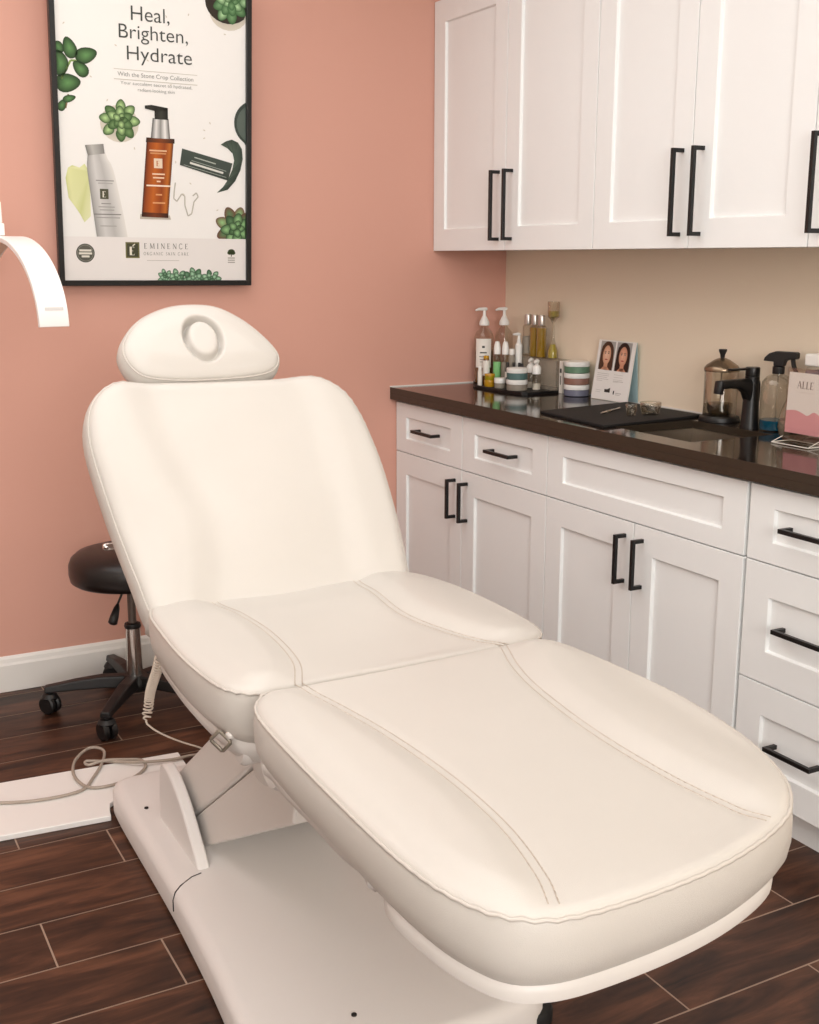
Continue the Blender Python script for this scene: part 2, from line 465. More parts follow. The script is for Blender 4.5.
# black drying mat draped on the worktop beside the sink
def drying_mat():
    g = G(); P = [(-.425, -.857), (-.452, -1.205), (-.05, -1.155), (-.05, -.80)]
    g.prism(P, .9145, .9215)
    o = g.obj('drying_mat', mat('black_rubber_mat', '#0B0909', .75, bump=1.0, bscale=160), bevel=.002)
    tag(o, 'thin black rubber mat lying flat on the worktop left of the sink', 'mat')
drying_mat()
def pen():
    r = thing('metal_tool', 'slim silver metal hand tool lying on the black mat', 'tool', (-.257, -.98, .9215))
    a_ = Vector((-.335, -.99, .9255)); b_ = Vector((-.30, -1.075, .9255))
    a_ = Vector((-.322, -1.020, .9255)); b_ = Vector((-.192, -.945, .9255))
    G().tube([a_, a_.lerp(b_, .15), a_.lerp(b_, .7), a_.lerp(b_, .72), b_], [.001, .0035, .0035, .002, .003], 12).obj('shaft', M['chrome'], r, auto=40)
    G().tube([a_.lerp(b_, .3), a_.lerp(b_, .5)], .0039, 12).obj('grip', M['steel'], r, auto=40)
pen()
def dish(x, y, r0, h, label, name):
    z = .9215; w = .0022
    o = G().lathe([(0, z), (r0*.72, z), (r0*.8, z+.004), (r0, z+h*.75), (r0*.98, z+h), (r0*.98-w, z+h), (r0-w*1.5, z+h*.75), (r0*.76, z+.008), (0, z+.006)], x, y, 28)
    o = o.obj(name, M['glass'], smooth=True); tag(o, label, 'dish', 'clear glass dishes on the black mat')
dish(-.255, -1.078, .017, .034, 'small narrow clear glass cup on the black mat, left of the wider glass dish', 'glass_cup')
dish(-.185, -1.080, .032, .036, 'wider clear glass dish on the black mat, right of the small cup', 'glass_dish')

# ------------------------------------------------------------------ bottles and jars
def ring(prof, x, y, m, name, root, n=28, auto=35, **k):
    return G().lathe(prof, x, y, n).obj(name, m, root, auto=auto, **k)
def pump_head(root, x, y, z, s, m, dirx=-1, diry=.3):
    ring([(0, z), (.017*s, z), (.018*s, z+.004*s), (.017*s, z+.012*s), (.010*s, z+.026*s), (.0055*s, z+.034*s), (.005*s, z+.055*s), (0, z+.055*s)], x, y, m, 'pump_collar', root)
    d = Vector((dirx, diry, 0)).normalized()
    p = Vector((x, y, z+.056*s))
    G().tube([p-d*.009*s, p, p+d*.022*s, p+d*.034*s+Vector((0, 0, -.004*s))], [.0055*s, .0065*s, .005*s, .0028*s], 12).obj('pump_nozzle', m, root, auto=50)
Z0 = .914
def tray():
    zt = .915
    P = [(-.212, -.125), (-.222, -.15), (-.230, -.33), (-.205, -.43), (-.19, -.442), (-.012, -.442), (-.008, -.43), (-.008, -.05), (-.02, -.035), (-.155, -.035)]
    g = G(); g.prism(P, zt, zt+.004)
    Q = [(a_, b_) for a_, b_ in P]
    g.tube([(a_, b_, zt+.006) for a_, b_ in P], .003, 6, True)
    tag(g.obj('tray', M['blackpl']), 'thin black tray under the skincare bottles in the corner', 'tray')
tray()
ZT_ = .919
# big amber pump bottle
def big_bottle(x, y, r, label, liquid, level, lab, h=.178, group='large pump bottles'):
    t = thing('pump_bottle', label, 'bottle', (x, y, ZT_), None)
    z = ZT_
    ring([(0, z), (r*.94, z), (r, z+.006), (r, z+h-.02), (r*.85, z+h-.005), (r*.4, z+h+.012), (r*.34, z+h+.022), (r*.34, z+h+.024)], x, y, M['glass'], 'bottle_body', t)
    if liquid: ring([(0, z+.002), (r*.95, z+.003), (r*.96, z+level), (0, z+level)], x, y, liquid, 'liquid', t)
    pump_head(t, x, y, z+h+.02, 1.05, M['whitepl'], -1, .1)
    if lab:
        g = G(); n = 14; a0, a1 = lab[0], lab[1]; zz = (z+lab[2], z+lab[3]); vs = []; fs = []
        for k in range(n+1):
            an = math.radians(a0+(a1-a0)*k/n)
            for q in zz: vs.append((x+(r+.0008)*math.cos(an), y+(r+.0008)*math.sin(an), q))
        fs = [(2*k, 2*k+2, 2*k+3, 2*k+1) for k in range(n)]
        lb = g.add(vs, fs).obj('label_sticker', M['label'], t, smooth=True)
        g2 = G()
        for (zc, hh, b0, b1) in ((.72, .05, .42, .58), (.52, .03, .3, .7), (.38, .012, .25, .75), (.28, .012, .3, .7), (.2, .012, .3, .7)):
            vs = []
            for k in range(7):
                an = math.radians(a0+(a1-a0)*(b0+(b1-b0)*k/6))
                for s_ in (-1, 1): vs.append((x+(r+.0013)*math.cos(an), y+(r+.0013)*math.sin(an), zz[0]+(zz[1]-zz[0])*(zc+s_*hh/2*1.5)))
            g2.add(vs, [(2*k, 2*k+2, 2*k+3, 2*k+1) for k in range(6)])
        g2.obj('label_print', M['ink'], lb)
    return t
big_bottle(-.142, -.080, .035, 'large clear pump bottle of amber liquid with white label, front left of the tray', M['amber'], .12, (185, 285, .06, .165), h=.192)
big_bottle(-.065, -.095, .033, 'empty clear pump bottle with white pump, behind the white-capped droppers', None, 0, None, h=.192)
# white slim tube in front of the amber bottle
def slim(name, x, y, r, h, cap_h, mb, mc, label, cat='bottle', group=None, band=None, z=ZT_, nr=.8):
    t = thing(name, label, cat, (x, y, z), group)
    ring([(0, z), (r*.92, z), (r, z+.003), (r, z+h-.008), (r*nr, z+h), (r*nr, z+h+.002)], x, y, mb, 'bottle_body', t, 20)
    ring([(0, z+h), (r*nr, z+h), (r*nr, z+h+cap_h-.002), (r*nr*.8, z+h+cap_h), (0, z+h+cap_h)], x, y, mc, 'cap', t, 20)
    if band:
        mz, z0, z1 = band
        ring([(r+.0006, z+z0), (r+.0006, z+z1)], x, y, mz, 'label_sticker', t, 20)
    return t
def openring(prof, x, y, m, name, t, n=20):  # unused caps avoided
    return ring(prof, x, y, m, name, t, n)
slim('serum_tube', -.199, -.147, .0085, .058, .012, M['label'], M['whitepl'], 'slim white tube standing at the far left front of the tray')
slim('label_bottle', -.170, -.142, .0125, .095, .012, M['amber'], M['gold'], 'small amber bottle with a tall white label behind the yellow jar', band=(M['label'], .035, .09))
# white-capped dropper bottles
def dropper(x, y, label, body, band):
    t = thing('dropper_bottle', label, 'bottle', (x, y, ZT_), 'white-capped dropper bottles')
    z = ZT_; r = .0135; h = .114
    ring([(0, z), (r*.92, z), (r, z+.003), (r, z+h-.008), (r*.6, z+h)], x, y, body, 'bottle_body', t, 20)
    ring([(0, z+h-.001), (.0125, z+h-.001), (.0125, z+h+.02), (.0105, z+h+.034), (.0075, z+h+.044), (0, z+h+.046)], x, y, M['whitepl'], 'cap', t, 20)
    ring([(r+.0006, z+.02), (r+.0006, z+.085)], x, y, band, 'label_sticker', t, 20)
dropper(-.138, -.165, 'white-capped dropper bottle with green label, left of the pair', M['glass'], M['green'])
dropper(-.119, -.190, 'white-capped dropper bottle with grey label, right of the pair', M['glass'], M['labelgrey'])
def jar(x, y, r, h, z, m_body, m_lid, label, group=None, lidf=.4, name='cream_jar'):
    t = thing(name, label, 'jar', (x, y, z), group)
    hb = h*(1-lidf)
    ring([(0, z), (r*.9, z), (r*.97, z+.002), (r*.97, z+hb-.001), (r*.9, z+hb)], x, y, m_body, 'jar_body', t, 32)
    ring([(0, z+hb), (r*.98, z+hb), (r, z+hb+.0015), (r, z+h-.002), (r*.95, z+h), (0, z+h)], x, y, m_lid, 'lid', t, 32)
    return t
jar(-.184, -.190, .0200, .024, ZT_, M['gold'], M['gold'], 'lower small yellow jar at the left front of the tray', 'small yellow jars')
jar(-.184, -.190, .0185, .022, ZT_+.0245, M['yellow'], M['gold'], 'upper small yellow jar stacked on the other yellow jar', 'small yellow jars')
jar(-.176, -.247, .0215, .036, ZT_, M['labelgrey'], M['whitepl'], 'small grey jar with white lid between the yellow jars and the tall stack', None, .5)
jar(-.164, -.337, .0375, .038, ZT_, M['labelgrey'], M['whitepl'], 'wide grey jar with white lid under the teal jar on the tray', None, .42)
jar(-.164, -.337, .0375, .040, ZT_+.0385, M['teal'], M['whitepl'], 'wide teal-banded jar with white lid stacked on the grey jar', None, .42)
# foam pump bottles
def foam(x, y, label):
    t = thing('foam_pump_bottle', label, 'bottle', (x, y, ZT_), 'small foam pump bottles'); z = ZT_; r = .0155
    ring([(0, z), (r*.92, z), (r, z+.003), (r, z+.048), (r*.85, z+.056)], x, y, M['glass'], 'bottle_body', t, 24)
    ring([(0, z+.001), (r*.93, z+.002), (r*.93, z+.022), (0, z+.022)], x, y, M['label'], 'foam', t, 24)
    ring([(0, z+.056), (.0155, z+.056), (.0158, z+.078), (.011, z+.085), (.006, z+.088), (.006, z+.094), (0, z+.094)], x, y, M['whitepl'], 'pump_collar', t, 24)
    G().tube([(x+.006, y, z+.098), (x, y, z+.1), (x-.012, y-.008, z+.099), (x-.018, y-.012, z+.096)], [.007, .009, .006, .003], 12).obj('pump_nozzle', M['whitepl'], t, auto=50)
foam(-.083, -.304, 'small white foam pump bottle, the rear left one of the two')
foam(-.098, -.360, 'small white foam pump bottle at the right front of the tray')
# black vials with white labels
for i, (x, y, lb) in enumerate(((-.130, -.222, 'leftmost small black vial with white label behind the white-lidded jar'),
                                (-.118, -.246, 'second small black vial from the left behind the stacked jars'),
                                (-.108, -.266, 'third small black vial from the left behind the stacked jars'),
                                (-.113, -.291, 'rightmost small black vial next to the foam pump bottles'))):
    slim('black_vial', x, y, .0085, .062, .026, M['blackpl'], M['blackpl'], lb, group='small black vials on the tray', band=(M['label'], .034, .054), nr=.6)
# tall white pump bottle in the middle
t = thing('white_pump_bottle', 'slim all-white pump bottle in the middle, left of the oil bottles', 'bottle', (-.150, -.262, ZT_))
x, y, z = -.079, -.216, ZT_
t.location = (x, y, z)
ring([(0, z), (.0125, z), (.013, z+.003), (.013, z+.147), (.008, z+.154)], x, y, M['whitepl'], 'bottle_body', t)
ring([(0, z+.154), (.008, z+.154), (.006, z+.164), (.004, z+.182), (0, z+.182)], x, y, M['whitepl'], 'pump_collar', t)
G().tube([(x+.004, y, z+.184), (x-.004, y, z+.186), (x-.022, y+.006, z+.185)], [.005, .006, .003], 10).obj('pump_nozzle', M['whitepl'], t, auto=50)
slim('white_cap_bottle', -.106, -.213, .012, .112, .022, M['labelgrey'], M['whitepl'], 'short grey bottle with white cap standing just left of the slim white pump bottle')
# acrylic riser
def riser():
    y0, y1, x0, x1, zb, zt = -.432, -.135, -.063, -.006, ZT_+.0005, 1.026; w = .003
    r = thing('display_riser', 'smoky clear acrylic riser box carrying the oil bottles', 'display stand', ((x0+x1)/2, (y0+y1)/2, zb))
    G().box(x0-.004, x1, y0-.004, y1+.004, zt-w, zt).obj('riser_top', M['smoke'], r)
    G().box(x0, x0+w, y0, y1, zb, zt-w).box(x0, x1, y0, y0+w, zb, zt-w).box(x0, x1, y1-w, y1, zb, zt-w).obj('riser_panel', M['smoke'], r)
riser()
ZR = 1.0265
def oilb(x, y, label, m, lab):
    t = thing('oil_bottle', label, 'bottle', (x, y, ZR), 'silver-capped oil bottles on the riser'); z = ZR; r = .0185
    ring([(0, z), (r*.93, z), (r, z+.003), (r, z+.106), (r*.65, z+.1125)], x, y, M['glass'], 'bottle_body', t, 24)
    if m: ring([(0, z+.001), (r*.94, z+.002), (r*.94, z+.104), (0, z+.104)], x, y, m, 'liquid', t, 24)
    else: ring([(r+.0005, z+.01), (r+.0005, z+.07)], x, y, M['labelgrey'], 'label_sticker', t, 24)
    ring([(0, z+.113), (.0128, z+.113), (.0132, z+.115), (.0132, z+.145), (.0122, z+.148), (0, z+.148)], x, y, M['silver'], 'cap', t, 24)
oilb(-.045, -.222, 'silver-capped bottle of clear liquid with grey label, left of the golden oils', None, True)
oilb(-.045, -.265, 'silver-capped golden oil bottle, the middle one of three', M['oil'], False)
oilb(-.045, -.308, 'silver-capped golden oil bottle, the right one of three', M['oil'], False)
# two-bulb glass with yellow liquid
def flask():
    x, y, z = -.036, -.366, ZR
    t = thing('oil_flask', 'tall narrow clear flask with yellow oil at the right end of the riser', 'bottle', (x, y, z))
    ring([(0, z), (.0185, z), (.0195, z+.004), (.0175, z+.03), (.007, z+.062), (.005, z+.08), (.004, z+.122), (.012, z+.137), (.021, z+.144), (.0215, z+.198), (.0205, z+.198), (.020, z+.146), (.003, z+.132)], x, y, M['glass'], 'flask_body', t)
    ring([(0, z+.002), (.0175, z+.003), (.016, z+.028), (.009, z+.05), (0, z+.05)], x, y, M['yellow'], 'oil_fill', t)
    ring([(0, z+.141), (.012, z+.143), (.0192, z+.147), (.0192, z+.165), (0, z+.165)], x, y, M['yellow'], 'oil_fill', t)
flask()
# white box, jar tower
r = thing('white_box', 'tall narrow white carton standing between the riser and the jar tower', 'box', (-.05, -.456, Z0+.0005))
G().box(-.064, -.034, -.466, -.448, Z0+.0005, 1.026).obj('carton', M['label'], r, bevel=.0008)
G().box(-.0646, -.064, -.462, -.452, .985, 1.0).box(-.0646, -.064, -.460, -.455, .945, .975).obj('carton_print', M['ink'], r)
for i, (mm, lb) in enumerate(((M['slate'], 'bottom jar of the three-jar tower, slate band and white lid'), (M['brown'], 'middle jar of the three-jar tower, brown band and white lid'), (M['sage'], 'top jar of the three-jar tower, sage green band and white lid'))):
    jar(-.053, -.535, .0440, .0385, Z0+.0005+i*.039, mm, M['whitepl'], lb, 'jar tower beside the photo card', .42)

# ------------------------------------------------------------------ flat artwork helper
class Paint:
    def __init__(s, P, R, U, N, step=.00025):
        s.P, s.R, s.U, s.N = Vector(P), Vector(R).normalized(), Vector(U).normalized(), Vector(N).normalized()
        s.v = []; s.f = []; s.c = []; s.layer = 0; s.step = step
    def pt(s, u, v, l=None): return s.P+s.R*u+s.U*v+s.N*(s.step*(s.layer if l is None else l))
    def up(s, l): s.layer = l; return s
    def poly(s, pts, col, cols=None):
        n = len(s.v); s.v += [s.pt(*p) for p in pts]; s.f.append(tuple(range(n, n+len(pts))))
        s.c += [lin(c) for c in cols] if cols else [lin(col)]*len(pts); return s
    def rect(s, u0, v0, u1, v1, col): return s.poly([(u0, v0), (u1, v0), (u1, v1), (u0, v1)], col)
    def ell(s, u, v, a, b, col, ang=0, mid=None, n=20):
        ca, sa = math.cos(ang), math.sin(ang); k0 = len(s.v)
        s.v.append(s.pt(u, v)); s.c.append(lin(mid or col))
        for k in range(n):
            t = 2*PI*k/n; x, y = a*math.cos(t), b*math.sin(t)
            s.v.append(s.pt(u+x*ca-y*sa, v+x*sa+y*ca)); s.c.append(lin(col))
        for k in range(n): s.f.append((k0, k0+1+k, k0+1+(k+1) % n))
        return s
    def cols_quad(s, quad, stops):
        """quad BL,BR,TR,TL; horizontal gradient stops [(t,col)]"""
        BL, BR, TR, TL = [np.array(q) for q in quad]
        for (t0, c0), (t1, c1) in zip(stops[:-1], stops[1:]):
            s.poly([tuple(BL+(BR-BL)*t0), tuple(BL+(BR-BL)*t1), tuple(TL+(TR-TL)*t1), tuple(TL+(TR-TL)*t0)], None, [c0, c1, c1, c0])
        return s
    def line(s, pts, w, col):
        for (a_, b_), (c_, d_) in zip(pts[:-1], pts[1:]):
            L = math.hypot(c_-a_, d_-b_) or 1; nx, ny = -(d_-b_)/L*w/2, (c_-a_)/L*w/2
            s.poly([(a_-nx, b_-ny), (c_-nx, d_-ny), (c_+nx, d_+ny), (a_+nx, b_+ny)], col)
        return s
    def obj(s, name, m, parent):
        me_o = make_obj(name, s.v, s.f, m, parent, cols=None)
        me = me_o.data
        return me_o
    def build(s, name, m, parent):
        off = root_world(parent)
        me = bpy.data.meshes.new(name); me.from_pydata([tuple(p-off) for p in s.v], [], s.f)
        a_ = me.color_attributes.new('Col', 'FLOAT_COLOR', 'CORNER')
        for p in me.polygons:
            for li in p.loop_indices: a_.data[li].color = s.c[me.loops[li].vertex_index]
        me.materials.append(m); o = bpy.data.objects.new(name, me); COL.objects.link(o); o.parent = parent
        return o

def text_obj(body, P, R, U, N, u, v, width, m, parent, name='lettering', height=None, lift=.003, bold=0, space=1.0):
    """flat lettering fitted between u and u+width on the plane, baseline v"""
    cu = bpy.data.curves.new('t', 'FONT'); cu.body = body; cu.size = 1; cu.space_character = space; cu.offset = bold
    to = bpy.data.objects.new('t', cu); COL.objects.link(to)
    bpy.context.view_layer.update()
    dg = bpy.context.evaluated_depsgraph_get()
    me = bpy.data.meshes.new_from_object(to.evaluated_get(dg))
    COL.objects.unlink(to); bpy.data.objects.remove(to)
    xs = [q.co.x for q in me.vertices]; x0, x1 = min(xs), max(xs)
    sx = width/(x1-x0); sy = sx if height is None else height/.69
    P, R, U, N = Vector(P), Vector(R).normalized(), Vector(U).normalized(), Vector(N).normalized()
    off = root_world(parent)
    for q in me.vertices:
        q.co = P+R*(u+(q.co.x-x0)*sx)+U*(v+q.co.y*sy)+N*lift-off
    me.name = name; me.materials.clear(); me.materials.append(m)
    o = bpy.data.objects.new(name, me); COL.objects.link(o); o.parent = parent
    return o

def serif_text(pt, s, u, v, h, col, gap=.28, body=.12):
    """roman capitals with thick and thin strokes; pt is a Paint"""
    W = {'E': .62, 'M': .95, 'I': .28, 'N': .78, 'C': .72, 'A': .8, 'L': .6, 'R': .68, 'G': .76, 'O': .8, 'S': .52, 'K': .7, ' ': .35}
    T, t = body*h, .06*h
    def R_(a, b, c, d): pt.rect(u+a*h, v+b*h, u+c*h, v+d*h, col)
    def L_(pts, w): pt.line([(u+a*h, v+b*h) for a, b in pts], w, col)
    for ch in s:
        w = W[ch]
        if ch == 'E':
            L_([(.12, 0), (.12, 1)], T); R_(0, 0, .56, .05); R_(0, .95, .54, 1); R_(.12, .48, .42, .53); R_(.52, 0, .56, .17); R_(.50, .84, .54, 1)
        elif ch == 'L':
            L_([(.14, 0), (.14, 1)], T); R_(0, 0, .56, .05); R_(0, .96, .28, 1); R_(.52, 0, .56, .2)
        elif ch == 'I':
            L_([(.14, 0), (.14, 1)], T); R_(0, 0, .28, .04); R_(0, .96, .28, 1)
        elif ch == 'N':
            L_([(.1, 0), (.1, 1)], t); L_([(.1, 1), (.68, 0)], T); L_([(.68, 0), (.68, 1)], t); R_(0, 0, .2, .04); R_(.58, .96, .78, 1)
        elif ch == 'M':
            L_([(.1, 0), (.14, 1)], t); L_([(.14, 1), (.46, .05)], T); L_([(.46, .05), (.78, 1)], t); L_([(.8, 1), (.84, 0)], T); R_(0, 0, .2, .04); R_(.74, 0, .94, .04)
        elif ch == 'A':
            L_([(.06, 0), (.38, 1)], t); L_([(.38, 1), (.72, 0)], T); R_(.18, .33, .6, .38); R_(0, 0, .16, .04); R_(.62, 0, .82, .04)
        elif ch in 'CGO':
            P_ = [(.36+.34*math.cos(a_), .5+.5*math.sin(a_)) for a_ in [math.radians(q) for q in (range(40, 330, 15) if ch != 'O' else range(0, 361, 15))]]
            L_(P_, T*.75)
            if ch == 'G': L_([(.66, .4), (.66, .05)], T)
        elif ch == 'R':
            L_([(.12, 0), (.12, 1)], T); L_([(.12, .98), (.4, .96), (.52, .76), (.4, .54), (.12, .5)], t*1.3); L_([(.3, .5), (.64, 0)], T); R_(0, 0, .24, .04)
        elif ch == 'K':
            L_([(.12, 0), (.12, 1)], T); L_([(.14, .42), (.6, 1)], t); L_([(.3, .58), (.66, 0)], T)
        elif ch == 'S':
            L_([(.46, .85), (.3, .98), (.1, .85), (.12, .62), (.4, .42), (.46, .2), (.26, .02), (.02, .15)], T*.7)
        u += (w+gap)*h
    return u

# ------------------------------------------------------------------ poster
def mixh(a, b):
    f = lambda h: [int(h[i:i+2], 16) for i in (1, 3, 5)]
    return '#%02X%02X%02X' % tuple((p+q)//2 for p, q in zip(f(a), f(b)))
def poster():
    lean = math.atan(.062/.93); roll = math.radians(-.35)
    P = Vector((-1.652, -.026, 1.287)); R = Vector((1, 0, 0)); U = Vector((0, -math.sin(lean), math.cos(lean))); N = Vector((0, -math.cos(lean), -math.sin(lean)))
    R, U = R*math.cos(roll)+U*math.sin(roll), U*math.cos(roll)-R*math.sin(roll)
    W, H, B = .622, .93, .0165
    root = thing('framed_poster', 'black-framed skincare advertising poster on the pink wall', 'poster', (-1.34, -.03, 1.287))
    def slab(u0, u1, v0, v1, d0, d1, g):
        vs = [P+R*a_+U*b_+N*c_ for a_ in (u0, u1) for b_ in (v0, v1) for c_ in (d0, d1)]
        return g.add(vs, [(0, 1, 3, 2), (4, 6, 7, 5), (0, 4, 5, 1), (2, 3, 7, 6), (0, 2, 6, 4), (1, 5, 7, 3)])
    g = G(); slab(0, B, 0, H, -.006, .018, g); slab(W-B, W, 0, H, -.006, .018, g); slab(B, W-B, 0, B, -.006, .018, g); slab(B, W-B, H-B, H, -.006, .018, g)
    g.obj('frame', M['black'], root, bevel=.001)
    g = G(); slab(B-.002, W-B+.002, B-.002, H-B+.002, -.004, .004, g); g.obj('backing', M['label'], root)
    A = Paint(P+N*.0045, R, U, N)
    L, Rr, Bt, Tp = B, W-B, B, H-B
    # ground
    A.poly([(L, Bt), (Rr, Bt), (Rr, Tp), (L, Tp)], None, ['#E9E7E3', '#ECE9E5', '#F2F0EC', '#F0EEE9'])
    A.up(1).rect(L, Bt, Rr, .148, '#E4DFDB')
    rnd = random.Random(3)
    for k in range(26):
        A.ell(L+.02+rnd.random()*(Rr-L-.05), .17+rnd.random()*.7, .004, .0018, '#CFC8B9', rnd.random()*3)
    def clip(u, v): return min(max(u, L), Rr), min(max(v, Bt), Tp)
    def leaf(u, v, a_, b_, ang, c1, c2, l=3):
        A.up(l); k0 = len(A.v); n = 18; ca, sa = math.cos(ang), math.sin(ang)
        A.v.append(A.pt(*clip(u, v))); A.c.append(lin(c2))
        for k in range(n):
            t = 2*PI*k/n; x, y = a_*math.cos(t), b_*math.sin(t)*(1-.25*math.cos(t))
            A.v.append(A.pt(*clip(u+x*ca-y*sa, v+x*sa+y*ca))); A.c.append(lin(c1))
        for k in range(n): A.f.append((k0, k0+1+k, k0+1+(k+1) % n))
    def rosette(u, v, r, c1, c2, seed, n0=9, tips=None, base=4):
        q = random.Random(seed)
        for l, (rr, n, s_) in enumerate(((.78, n0, .30), (.48, n0-2, .27), (.22, 5, .20))):
            for k in range(n):
                an = 2*PI*(k+.5*l)/n+q.uniform(-.12, .12)
                rj = rr*q.uniform(.88, 1.08); leaf(u+r*rj*math.cos(an), v+r*rj*math.sin(an), r*s_*1.12, r*s_*.92, an, tips if (tips and l == 0) else c1, c2 if q.random() > .35 else mixh(c1, c2), base+l*2+(k % 2))
    # soft shadows under things
    A.up(2)
    for u, v, a_, b_ in ((.20, .485, .066, .06), (.55, .835, .07, .06)): A.ell(*clip(u, v), a_*.9, b_*.9, '#D2CBBD', 0, '#A8A08E')
    # top right succulent in dark pot
    A.up(3); P_ = [clip(.548+.074*math.cos(t*PI/12), .862+.062*math.sin(t*PI/12)) for t in range(24)]
    A.poly(P_, '#2B241C')
    rosette(.556, .866, .058, '#335E33', '#B0D6A2', 5)
    # left jade plant
    for (u, v, a_, b_, an) in ((.058, .690, .031, .020, 1.9), (.106, .673, .034, .022, .35), (.030, .645, .024, .036, .1), (.088, .634, .027, .019, 2.4), (.050, .592, .038, .026, .15), (.052, .548, .020, .010, .3), (.024, .690, .016, .02, 1.2), (.030, .528, .018, .012, 1.1)):
        leaf(u, v, a_, b_, an, '#1A3317', '#5E8E52', 4 if u > .05 else 3)
    A.up(3).line([(.03, .60), (.06, .655), (.085, .655)], .006, '#7F9A55'); A.line([(.04, .52), (.05, .56)], .005, '#7F6A45')
    # centre succulent
    rosette(.202, .495, .056, '#274A20', '#B4D592', 11, 8)
    rosette(.573, .180, .068, '#1E3B22', '#8FBE80', 13, 9, '#6A3E34')
    A.up(12).rect(L, Bt, Rr, .1485, '#E4DFDB')
    # bottom succulents
    for q, (u, v, r_) in enumerate(((.335, .024, .026), (.375, .018, .034), (.43, .02, .036), (.485, .018, .032))): rosette(u, v, r_, '#234A2C', '#A9D3B0', 20+q, 7, base=14)
    # powder smear and white bottle
    A.up(3).poly([(.032, .32), (.04, .35), (.053, .358), (.075, .352), (.09, .364), (.105, .34), (.104, .21), (.084, .191), (.072, .215), (.055, .24), (.039, .262)], None,
                 ['#C6CC86', '#D9DBA0', '#C9CD8C', '#E0E1B0', '#D4D79A', '#CDD096', '#D9DBB0', '#D5D8A6', '#C5CA8A', '#D9DBA6', '#CDD094'])
    rows = [(.149, .120, .216), (.21, .113, .206), (.27, .106, .194), (.32, .100, .184), (.345, .0975, .178), (.365, .0975, .171), (.382, .0995, .160), (.400, .1015, .1535)]
    for (v0, a0, b0), (v1, a1, b1) in zip(rows[:-1], rows[1:]):
        A.up(5).cols_quad([(a0, v0), (b0, v0), (b1, v1), (a1, v1)], [(0, '#8F8D8A'), (.12, '#B0AEAB'), (.3, '#CBC9C6'), (.6, '#B4B2AF'), (.85, '#CFCDC9'), (1, '#DFDCD6')])
    A.up(6).cols_quad([(.101, .388), (.152, .396), (.149, .424), (.093, .418)], [(0, '#77756F'), (.35, '#B5B3AE'), (1, '#7E7C78')])
    A.up(7).rect(.134, .262, .160, .292, '#4A4B38'); serif_text(A.up(8), 'E', .1415, .267, .018, '#D9D5C8', body=.22)
    for k, (v, w, c_) in enumerate(((.315, .055, '#8D8B88'), (.307, .045, '#A5A3A0'), (.247, .03, '#8D8B88'), (.237, .05, '#9A9895'), (.228, .045, '#9A9895'), (.215, .085, '#787672'), (.205, .075, '#9A9895'), (.18, .05, '#A09E9A'))):
        A.up(7).rect(.150-w/2+.001*k, v, .150+w/2+.001*k, v+.003, c_)
    # amber pump bottle
    A.up(4).poly([(.256, .205), (.356, .205), (.352, .218), (.258, .22)], '#B8B0A2')
    A.up(5).cols_quad([(.262, .216), (.347, .214), (.368, .442), (.283, .445)], [(0, '#431A06'), (.12, '#8E3E0E'), (.38, '#B95E18'), (.68, '#8A3A0C'), (.88, '#B8651E'), (1, '#4E2008')])
    A.up(6).cols_quad([(.262, .212), (.347, .210), (.348, .224), (.263, .226)], [(0, '#2A1206'), (.5, '#6A2E0C'), (1, '#2A1206')])
    A.cols_quad([(.280, .436), (.371, .436), (.371, .450), (.282, .450)], [(0, '#2B1A10'), (.5, '#7A3A12'), (1, '#2B1A10')])
    A.up(7).cols_quad([(.296, .449), (.357, .449), (.353, .508), (.303, .508)], [(0, '#3E3B38'), (.25, '#D9D7D4'), (.5, '#8C8A86'), (.75, '#E6E4E0'), (1, '#4A4744')])
    A.up(8).cols_quad([(.309, .505), (.351, .505), (.351, .536), (.309, .539)], [(0, '#151614'), (.5, '#34352F'), (1, '#10110F')])
    A.poly([(.279, .534), (.315, .528), (.351, .530), (.351, .540), (.30, .546), (.279, .543)], '#22231F')
    A.up(8).rect(.304, .360, .331, .389, '#E2CDB4'); serif_text(A.up(9), 'E', .312, .366, .016, '#B5622A', body=.2)
    for v, w, c_ in ((.410, .055, '#E0B48C'), (.402, .05, '#C98B5A'), (.340, .04, '#E9C9A8'), (.329, .036, '#E9C9A8'), (.318, .012, '#E9C9A8'), (.305, .078, '#F0DCC4'), (.278, .02, '#D99A66'), (.253, .04, '#D99A66')):
        A.up(8).rect(.318-w/2, v, .318+w/2, v+.0045, c_)
    # dark tube and smear
    A.up(6).poly([(.395, .423), (.561, .385), (.546, .331), (.387, .373)], None, ['#3E4A43', '#3F4943', '#313B35', '#35403A'])
    A.up(7).line([(.435, .398), (.505, .381)], .0035, '#A9B0A6'); A.line([(.425, .388), (.54, .360)], .0025, '#8A938A'); A.line([(.42, .381), (.53, .354)], .006, '#D6D6CE'); A.line([(.40, .374), (.54, .341)], .002, '#8A938A')
    sm = [(.522, .441), (.540, .452), (.559, .458), (.580, .450), (.593, .431), (.596, .40), (.588, .365), (.570, .330), (.545, .303), (.508, .292), (.530, .312), (.546, .335), (.560, .365), (.568, .39), (.562, .415), (.545, .430)]
    A.up(5)
    for a_, b_, c_, d_ in [(0, 1, 14, 15), (1, 2, 13, 14), (2, 3, 12, 13), (3, 4, 5, 12), (12, 5, 6, 11), (11, 6, 7, 10), (10, 7, 8, 9)]:
        A.poly([sm[a_], sm[b_], sm[c_], sm[d_]], None, ['#3C4A40', '#2A362E', '#26322A', '#4E5E50'])
    A.up(5).poly([clip(.633+.066*math.cos(PI/2+PI*k/16), .510+.068*math.sin(PI/2+PI*k/16)) for k in range(17)], '#39433C')
